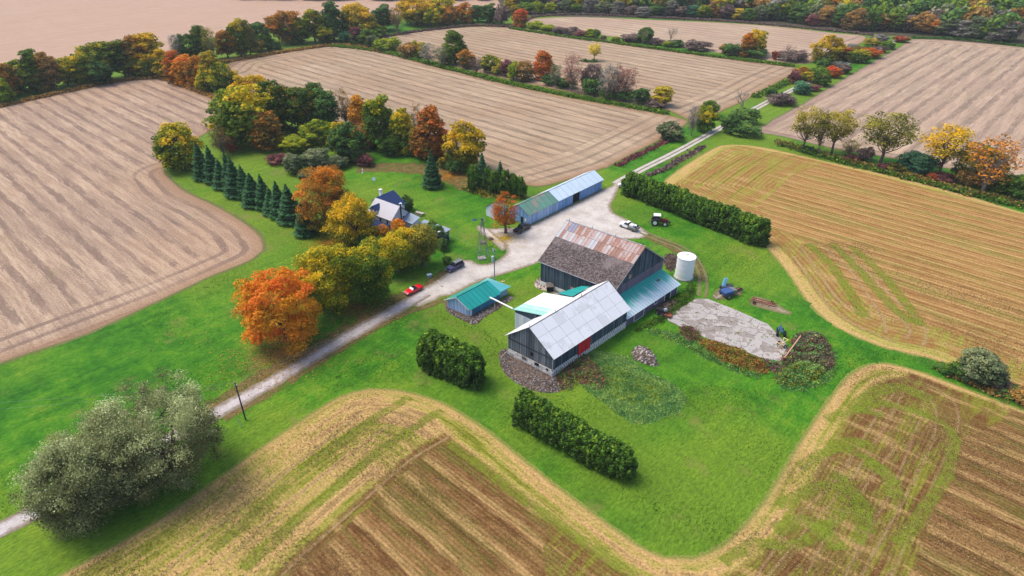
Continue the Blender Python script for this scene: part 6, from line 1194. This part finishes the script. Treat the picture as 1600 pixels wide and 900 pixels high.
for q, s in (((-1.1, .2, 1.35), (1.1, 1.2, .5)), ((-1.9, -.3, 1.3), (.8, .9, .35))): mb = MB(); mb.box(q, s, .2); o = mb.obj('load', M['lamp'], wt)
for q in ((-2.5, .5), (-2.4, -.6)): mb = MB(); mb.cyl((q[0], q[1], 1.1), (q[0]+.1, q[1], 1.6), .25, 8); mb.obj('load', M['darksteel'], wt)
# modern tractor with white cab roof
X, Y = G(1028, 350.5); tc = thing('farm_tractor', 'dark red tractor with white cab roof on the lawn before the long cedar row', 'tractor', (X, Y, 0), R(-10))
wheel(tc, -.9, -1.0, .92, .55, 'lamp', 'rear_wheel', True); wheel(tc, -.9, 1.0, .92, .55, 'lamp', 'rear_wheel', True); wheel(tc, 1.75, -.95, .62, .4, 'lamp', 'front_wheel', True); wheel(tc, 1.75, .95, .62, .4, 'lamp', 'front_wheel', True)
prof_body(tc, 'hood', [(.2, .8), (.2, 1.85), (1.9, 1.7), (2.5, 1.45), (2.55, .8)], .85, M['maroon_paint'], .1); prof_body(tc, 'cab', [(-1.2, 1.1), (-1.25, 2.65), (.25, 2.65), (.45, 1.2)], 1.45, M['glass'], .12)
mb = MB(); mb.box((-.45, 0, 2.74), (1.9, 1.6, .2)); o = mb.obj('cab_roof', M['white'], tc)
for y in (-1.0, 1.0): mb = MB(); mb.slab([(-1.8, y-.3, 1.5), (-1.8, y+.3, 1.5), (-.1, y+.3, 1.95), (-.1, y-.3, 1.95)] , .06); mb.obj('mudguard', M['darksteel'], tc)
mb = MB(); mb.box((2.9, 0, .9), (.5, .9, .5)); mb.obj('front_weight', M['darksteel'], tc); mb = MB(); mb.cyl((.9, .35, 1.7), (.9, .35, 2.6), .06, 6); mb.obj('exhaust', M['darksteel'], tc)
mb = MB(); mb.tube([(-1.8, -.4, .9), (-2.7, -.4, .5)], .07, 5); mb.tube([(-1.8, .4, .9), (-2.7, .4, .5)], .07, 5); mb.obj('lift_arms', M['darksteel'], tc)

# small tank by the cedars, machinery at the pad
X, Y = G(971, 293); pt = thing('propane_tank', 'white capsule-shaped fuel tank at the left end of the long cedar row', 'tank', (X, Y, 0), R(15))
mb = MB(); mb.tube([(-1.2, 0, .9), (-1.1, 0, .9), (-.85, 0, .9), (.85, 0, .9), (1.1, 0, .9), (1.2, 0, .9)], [.1, .35, .5, .5, .35, .1], 14); mb.obj('tank_body', M['white'], pt, smooth=True)
for x in (-.6, .6): mb = MB(); mb.box((x, 0, .22), (.15, .8, .45)); mb.obj('leg', M['darksteel'], pt)
# blue windrower / combine group by the track
X, Y = G(1138, 459); cb = thing('old_hay_machine', 'blue hay machine with raised chute, parked on bare ground by the track', 'farm machine', (X, Y, 0), R(20))
cb.scale = (1.2, 1.2, 1.0)
mb = MB(); mb.solid([(-1.9, -1.4, .8), (-.2, -1.4, .8), (-.2, .2, .8), (-1.9, .2, .8)], [(-1.9, -1.4, 1.5), (-.2, -1.4, 1.7), (-.2, .2, 1.7), (-1.9, .2, 1.5)]); mb.obj('body', M['blue_paint'], cb)
mb = MB(); mb.solid([(-.1, -1.2, .9), (.9, -1.2, .9), (.9, .2, .9), (-.1, .2, .9)], [(-.1, -1.2, 1.7), (.9, -1.2, 1.5), (.9, .2, 1.5), (-.1, .2, 1.7)]); mb.obj('hood', M['steel'], cb)
mb = MB(); mb.solid([(-.8, 1.0, 1.0), (-.2, .9, 1.0), (0, 1.5, 1.0), (-.6, 1.6, 1.0)], [(.3, 1.9, 2.5), (.8, 1.8, 2.5), (.9, 2.2, 2.4), (.4, 2.4, 2.4)]); mb.obj('chute', M['sky_paint'], cb)
mb = MB(); mb.box((.3, 1.2, .9), (2.4, .9, .7)); mb.obj('pickup_head', M['darksteel'], cb); wheel(cb, -1.2, -1.6, .55, .3); wheel(cb, -1.2, .5, .55, .3); wheel(cb, 1.0, 1.9, .5, .3, 'darksteel')
mb = MB(); mb.tube([(-3.2, -.9, .3), (-2.0, -.6, .6)], .08, 5); mb.tube([(-3.0, .3, .2), (-3.2, -.9, .3), (-3.0, -1.0, 1.8)], .06, 5); mb.obj('drawbar', M['palewood'], cb)
X, Y = G(1150, 457); rk = thing('hay_rake', 'dark disc harrow lying beside the blue hay machine', 'farm implement', (X, Y, 0), R(35))
for i in range(7): mb = MB(); mb.cyl((-1.5+i*.5, -.05, .4), (-1.5+i*.5+.05, .05, .4), .4, 12); mb.obj('disc', M['rust'], rk)
for y in (-.6, .6): mb = MB(); mb.box((0, y, .55), (3.6, .12, .12)); mb.obj('beam', M['darksteel'], rk)
mb = MB(); mb.tube([(-1.6, -.6, .6), (-1.6, .6, .6)], .06, 5); mb.tube([(1.6, -.6, .6), (1.6, .6, .6)], .06, 5); mb.obj('crossbar', M['darksteel'], rk)
sheet('worn_earth', [(1112, 464), (1120, 452), (1135, 446), (1158, 452), (1160, 460), (1140, 464), (1124, 470)], .026, .5, M['track'], ragged=.2, sm=1)
# rusty cultivator
X, Y = G(1192, 475); cu = thing('rusty_cultivator', 'long rusty red cultivator lying on the lawn above the concrete pad', 'farm implement', (X, Y, 0), R(-30))
for y in (-.7, 0, .7): mb = MB(); mb.box((0, y, .55), (5.2, .14, .14)); mb.obj('beam', M['rust'], cu)
for i in range(8): mb = MB(); x = -2.4+i*.68; mb.box((x, 0, .66), (.12, 1.7, .1)); mb.obj('crossbar', M['maroon_paint'] if i % 2 else M['rust'], cu)
for i in range(12): mb = MB(); x = -2.4+i*.43; y = (-.7, 0, .7)[i % 3]; mb.tube([(x, y, .5), (x-.25, y, .35), (x, y, .02)], .04, 4); mb.obj('tine', M['rust'], cu)
wheel(cu, -1.6, -1.1, .35, .2, 'rust'); wheel(cu, 1.6, 1.1, .35, .2, 'rust')
sheet('worn_earth', [(1171, 470), (1180, 463), (1200, 468), (1222, 480), (1238, 489), (1232, 492), (1212, 488), (1190, 482), (1174, 477)], .026, .5, M['track'], ragged=.2, sm=1)
# little blue tractor and yellow frame at the slab's far end
X, Y = G(1219, 522); bt = thing('blue_garden_tractor', 'small old blue tractor at the right end of the concrete pad', 'tractor', (X, Y, 0), R(75))
prof_body(bt, 'hood', [(-.2, .6), (-.2, 1.25), (1.2, 1.15), (1.5, 1.0), (1.5, .55)], .6, M['blue_paint'], .06); wheel(bt, -.7, -.7, .62, .35, 'blue_paint', 'rear_wheel', True); wheel(bt, -.7, .7, .62, .35, 'blue_paint', 'rear_wheel', True); wheel(bt, 1.2, -.55, .36, .2, 'blue_paint', 'front_wheel'); wheel(bt, 1.2, .55, .36, .2, 'blue_paint', 'front_wheel')
mb = MB(); mb.box((-.7, 0, 1.1), (.5, .5, .1)); mb.box((-.95, 0, 1.35), (.08, .5, .4)); mb.obj('seat', M['sky_paint'], bt); mb = MB(); mb.tube([(.9, .2, 1.1), (.9, .2, 2.0)], .07, 6); mb.obj('exhaust', M['sky_paint'], bt)
X, Y = G(1221, 541); yf = thing('yellow_hay_rack', 'faded yellow two-wheeled frame standing in front of the small blue tractor', 'farm implement', (X, Y, 0), R(30))
for s in ([(-1.1, -.5, 1.1), (0, 0, .5), (1.2, .7, 1.2)], [(-1.1, .6, 1.1), (0, .1, .6), (1.2, -.3, 1.3)], [(-1.1, -.5, 1.1), (-1.1, .6, 1.1)], [(1.2, .7, 1.2), (1.2, -.3, 1.3)], [(0, -.7, .5), (0, .7, .5)]): mb = MB(); mb.tube(s, .07, 5); mb.obj('bar', M['yellow_paint'], yf)
wheel(yf, 0, -.75, .4, .2, 'lamp'); wheel(yf, 0, .75, .4, .2, 'lamp')
a = np.array([*G(1225, 562), .4]); b = np.array([*G(1251, 538), 2.6]); b[:2] = G(1251, 525, 2.2); b[2] = 2.2
au = thing('grain_auger', 'long faded red grain auger leaning over the maroon brambles', 'auger', (a[0], a[1], 0)); d_ = b-np.array([a[0], a[1], 0])
mb = MB(); mb.tube([(0, 0, .5), tuple(d_)], .13, 8); mb.obj('tube', M['pink_paint'], au); mb = MB(); mb.box((0, 0, .4), (.6, .5, .4)); mb.obj('hopper', M['rust'], au)
mb = MB(); mb.tube([tuple(d_*.6+np.array([0, 0, .15])), (d_[0]*.6, d_[1]*.6-.4, 0)], .05, 5); mb.tube([tuple(d_*.6+np.array([0, 0, .15])), (d_[0]*.6, d_[1]*.6+.4, 0)], .05, 5); mb.obj('strut', M['darksteel'], au)
X, Y = G(1034, 491); sk = thing('skid_steer', 'black skid loader half hidden in weeds by the lean-to window', 'loader', (X, Y, 0), R(-35))
prof_body(sk, 'body', [(-1.2, .4), (-1.2, 1.3), (.3, 1.3), (.6, .4)], 1.3, M['rubber'], .1); mb = MB(); mb.cyl((.4, -.2, 1.25), (.9, .2, 1.4), .42, 12); mb.obj('drum', M['roof_slate'], sk)
for x in (-.8, .3):
    for y in (-.75, .75): wheel(sk, x, y, .4, .3)
mb = MB(); mb.box((1.5, -.3, .5), (1.5, 1.3, .12)); mb.box((1.5, .3, .68), (1.5, .08, .3)); mb.box((1.5, -.9, .68), (1.5, .08, .3)); mb.obj('bucket', M['rust'], sk)

# ---------------------------------------------------------------- poles, wires, windmill
def pole(x, y, ytop, label, r=.14, arm=False, xform=False, lamp=False, mat='wood'):
    X, Y = G(x, y); H = HGT(X, Y, ytop); root = thing('utility_pole', label, 'pole', (X, Y, 0)); mb = MB(); mb.tube([(0, 0, -.2), (0, 0, H)], [r, r*.7], 8); mb.obj('mast', M[mat], root)
    if arm: mb = MB(); mb.box((0, 0, H-.35), (1.3, .1, .12), R(-43)); a = mb.obj('crossarm', M['wood'], root); [MB_ins(a, k, H) for k in (-.5, .5)]
    if xform: mb = MB(); mb.cyl((-.33, -.1, H-3.1), (-.33, -.1, H-1.9), .26, 12); mb.obj('transformer', M['shingle_green'], root); mb = MB(); mb.cyl((-.2, 0, H-.6), (-.2, 0, H-.35), .1, 6); mb.obj('insulator', M['lamp'], root)
    if lamp: mb = MB(); mb.tube([(0, 0, H-.2), (-.3, -.3, H+.1), (-.6, -.4, H+.1)], .05, 5); mb.obj('lamp_arm', M['steel'], root); mb = MB(); mb.box((-.8, -.45, H+.05), (.6, .3, .16), .5); mb.obj('lamp_head', M['lamp'], root)
    return np.array([X, Y, H])
def MB_ins(par, k, H): mb = MB(); mb.cyl((k*cos(R(-43)), k*sin(R(-43)), H-.29), (k*cos(R(-43)), k*sin(R(-43)), H-.12), .05, 6); mb.obj('insulator', M['lamp'], par)
M['polewood'] = plain('creosoted_pole', (.045, .05, .05), .9, .2, 2); M['poleblue'] = plain('silvery_pole', (.24, .25, .29), .8, .2, 2)
P1 = pole(384, 656, 598, 'dark utility pole in the grass between the drive and the willows', arm=True, mat='polewood'); P2 = pole(773, 450, 388, 'tall grey utility pole with transformer behind the garage', arm=True, xform=True, mat='poleblue')
P3 = pole(694, 400, 361, 'lamp pole beside the clipped round bush near the farmhouse', .11, lamp=True, mat='polewood')
def wire(a, b, sag, label):
    pts = [a+(b-a)*t-np.array([0, 0, sag*4*t*(1-t)]) for t in np.linspace(0, 1, 15)]; mb = MB(); mb.tube(pts, .016, 4); mb.obj('overhead_wire', M['steel'], None, label=label, cat='wire', group=None)
wire(P1+np.array([.3, -.3, -.3]), P2+np.array([.3, -.3, -.3]), .9, 'overhead wire along the drive from the dark pole to the transformer pole, right strand')
wire(P1+np.array([-.3, .3, -.3]), P2+np.array([-.3, .3, -.3]), 1.1, 'overhead wire along the drive from the dark pole to the transformer pole, left strand')
wire(P1+np.array([.3, -.3, -.3]), np.array([*G(-260, 655, 7.5), 7.5]), .8, 'overhead wire from the dark pole over the left lawn, nearer strand')
wire(P1+np.array([-.3, .3, -.3]), np.array([*G(-260, 640, 7.5), 7.5]), .8, 'overhead wire from the dark pole over the left lawn, farther strand')
wire(P2+np.array([0, 0, -1]), P3, .5, 'overhead wire from the transformer pole to the lamp pole')
X, Y = G(377, 667); mb = MB(); mb.tube([(X-.15, Y, 1.7), (X, Y, 0)], .05, 6); mb.obj('guy_wire_marker', M['shingle_green'], None, label='pale guard post leaning beside the dark utility pole', cat='post')
X, Y = G(755, 405); H = HGT(X, Y, 341); wm = thing('windmill_tower', 'slim steel windmill tower with a small tail vane on the lawn island', 'windmill', (X, Y, 0), R(20)); b0 = 1.35
for sx in (-1, 1):
    for sy in (-1, 1): mb = MB(); mb.tube([(sx*b0, sy*b0, 0), (sx*.12, sy*.12, H-.4)], .07, 5); mb.obj('leg', M['steel'], wm)
for k in range(6):
    z0, z1 = k*(H-1)/6, (k+1)*(H-1)/6; w0, w1 = b0*(1-z0/H)+.06, b0*(1-z1/H)+.06; mb = MB()
    for q in range(4):
        s = [(-1, -1), (1, -1), (1, 1), (-1, 1)]; a, b = s[q], s[(q+1) % 4]; mb.tube([(a[0]*w0, a[1]*w0, z0), (b[0]*w1, b[1]*w1, z1)], .03, 4); mb.tube([(a[0]*w1, a[1]*w1, z1), (b[0]*w1, b[1]*w1, z1)], .03, 4)
    mb.obj('brace', M['steel'], wm)
mb = MB(); mb.box((0, 0, H*.42), (1.3, 1.3, .3)); mb.obj('platform', M['wood'], wm)
mb = MB(); mb.box((0, 0, H-.25), (.5, .3, .3)); mb.tube([(0, 0, H-.2), (-1.7, -.1, H-.1)], .04, 5); mb.obj('head', M['darksteel'], wm); mb = MB(); mb.solid([(-2.3, -.13, H-.4), (-1.4, -.09, H-.3), (-1.4, -.07, H-.3), (-2.3, -.11, H-.4)], [(-2.4, -.13, H+.3), (-1.4, -.09, H+.15), (-1.4, -.07, H+.15), (-2.4, -.11, H+.3)]); mb.obj('tail_vane', M['sky_paint'], wm)
for i in range(6):
    a = i*pi/3; mb = MB(); c_, s2 = cos(a), sin(a); mb.solid([(.35, c_*.2-.05, H-.2+s2*.2), (.38, c_*.2+.05, H-.2+s2*.2), (.38, c_*.7+.07, H-.2+s2*.7), (.35, c_*.7-.07, H-.2+s2*.7)], [(.40, c_*.2-.05, H-.18+s2*.2), (.42, c_*.2+.05, H-.18+s2*.2), (.42, c_*.7+.07, H-.18+s2*.7), (.40, c_*.7-.07, H-.18+s2*.7)]); mb.obj('blade', M['steel'], wm)
mb = MB(); mb.box((*G(753, 404), .15), (1.8, 1.6, .3), .3); mb.box((*G(752, 405), .35), (1.0, .8, .12), .3); mb.obj('well_cover', M['concrete'], None, label='pale concrete well cover under the windmill tower', cat='well cover')
# garden bits
X, Y = G(656, 336); pt = thing('picnic_table', 'weathered picnic table with benches on the lawn behind the house', 'picnic table', (X, Y, 0), R(-30))
for i in range(4): mb = MB(); mb.box((0, -.36+i*.24, .75), (2.6, .2, .06)); mb.obj('plank', M['palewood'], pt)
for y in (-.85, .85): mb = MB(); mb.box((0, y, .45), (2.6, .28, .06)); mb.obj('bench', M['wood'], pt)
for x in (-.9, .9): mb = MB(); mb.tube([(x, -.8, 0), (x, -.2, .72)], .06, 4); mb.tube([(x, .8, 0), (x, .2, .72)], .06, 4); mb.box((x, 0, .4), (.08, 1.8, .08)); mb.obj('trestle', M['wood'], pt)
X, Y = G(584, 286); sdh = thing('satellite_dish', 'white satellite dish on a short post on the lawn behind the house', 'dish', (X, Y, 0)); mb = MB(); mb.cyl((0, 0, 0), (0, 0, 1.2), .05, 6); mb.obj('post', M['steel'], sdh); mb = MB(); mb.tube([(0, 0, 1.35), (.05, -.1, 1.38), (.2, -.35, 1.5)], [.05, .4, .6], 14); mb.obj('dish', M['white'], sdh)
X, Y = G(567, 271); st = thing('garden_statue', 'small pale statue at the edge of the lawn behind the copper maple', 'statue', (X, Y, 0)); mb = MB(); mb.box((0, 0, .2), (.5, .5, .4)); mb.obj('plinth', M['stone'], st); mb = MB(); mb.tube([(0, 0, .4), (0, 0, .9), (0, 0, 1.3), (0, 0, 1.4), (0, 0, 1.6), (0, 0, 1.72)], [.2, .14, .2, .07, .12, .03], 8); mb.obj('figure', M['lamp'], st)
X, Y = G(688, 445); mb = MB(); mb.box((X-.1, Y+.3, .2), (.35, 2.8, .12), R(25)); mb.obj('plank', M['palewood'], None, label='pale plank lying on the grass under the olive tree', cat='plank')
X, Y = G(671, 433); bx = thing('utility_box', 'small blue box on the grass beside the drive', 'box', (X, Y, 0), .4); mb = MB(); mb.box((0, 0, .35), (1.0, .7, .7)); mb.obj('case', M['roof_slate'], bx); mb = MB(); mb.box((0, 0, .73), (1.1, .8, .06)); mb.obj('lid', M['roof_light'], bx)
X, Y = G(767, 374); mb = MB(); rg = rng_(3); mb.tube([(0, 0, 0), (0, 0, .3), (0, 0, .5)], [.75, .6, .45], 9); o = mb.obj('tree_stump', M['earth'], None, label='dark tree stump on the lawn island beside the windmill', cat='stump', loc=(X, Y, 0))
X, Y = G(786, 440); yp = thing('yellow_hand_pump', 'small yellow post and cap in the grass behind the garage', 'pump', (X, Y, 0)); mb = MB(); mb.cyl((0, 0, 0), (-.1, .1, 1.3), .07, 6); mb.obj('post', M['yellow_paint'], yp); mb = MB(); mb.box((0, 0, .06), (.8, .4, .1), .3); mb.obj('base', M['yellow_paint'], yp)
X, Y = G(755, 264+0); 
rocks('fire_ring', [(752, 328), (762, 326), (765, 330), (757, 333)], 24, .1, .2, ['rock_pale'], 'ring of pale stones around a straw-coloured spot on the lawn', 'fire pit', 8, .08, base='cream') if False else None

# ---------------------------------------------------------------- thin autumn haze
mb = MB(); mb.solid([(-1600, -300, -1.2), (1700, -300, -1.2), (1700, 1800, -1.2), (-1600, 1800, -1.2)], [(-1600, -300, 82), (1700, -300, 82), (1700, 1800, 82), (-1600, 1800, 82)])
hm = bpy.data.materials.new('thin_haze'); hm.use_nodes = True; nt = hm.node_tree; nt.nodes.clear(); o_ = nt.nodes.new('ShaderNodeOutputMaterial'); pv = nt.nodes.new('ShaderNodeVolumePrincipled')
pv.inputs['Color'].default_value = (.86, .88, .93, 1); pv.inputs['Density'].default_value = .00010; pv.inputs['Anisotropy'].default_value = 0.0; nt.links.new(pv.outputs[0], o_.inputs['Volume'])
mb.obj('haze', hm, kind='stuff')
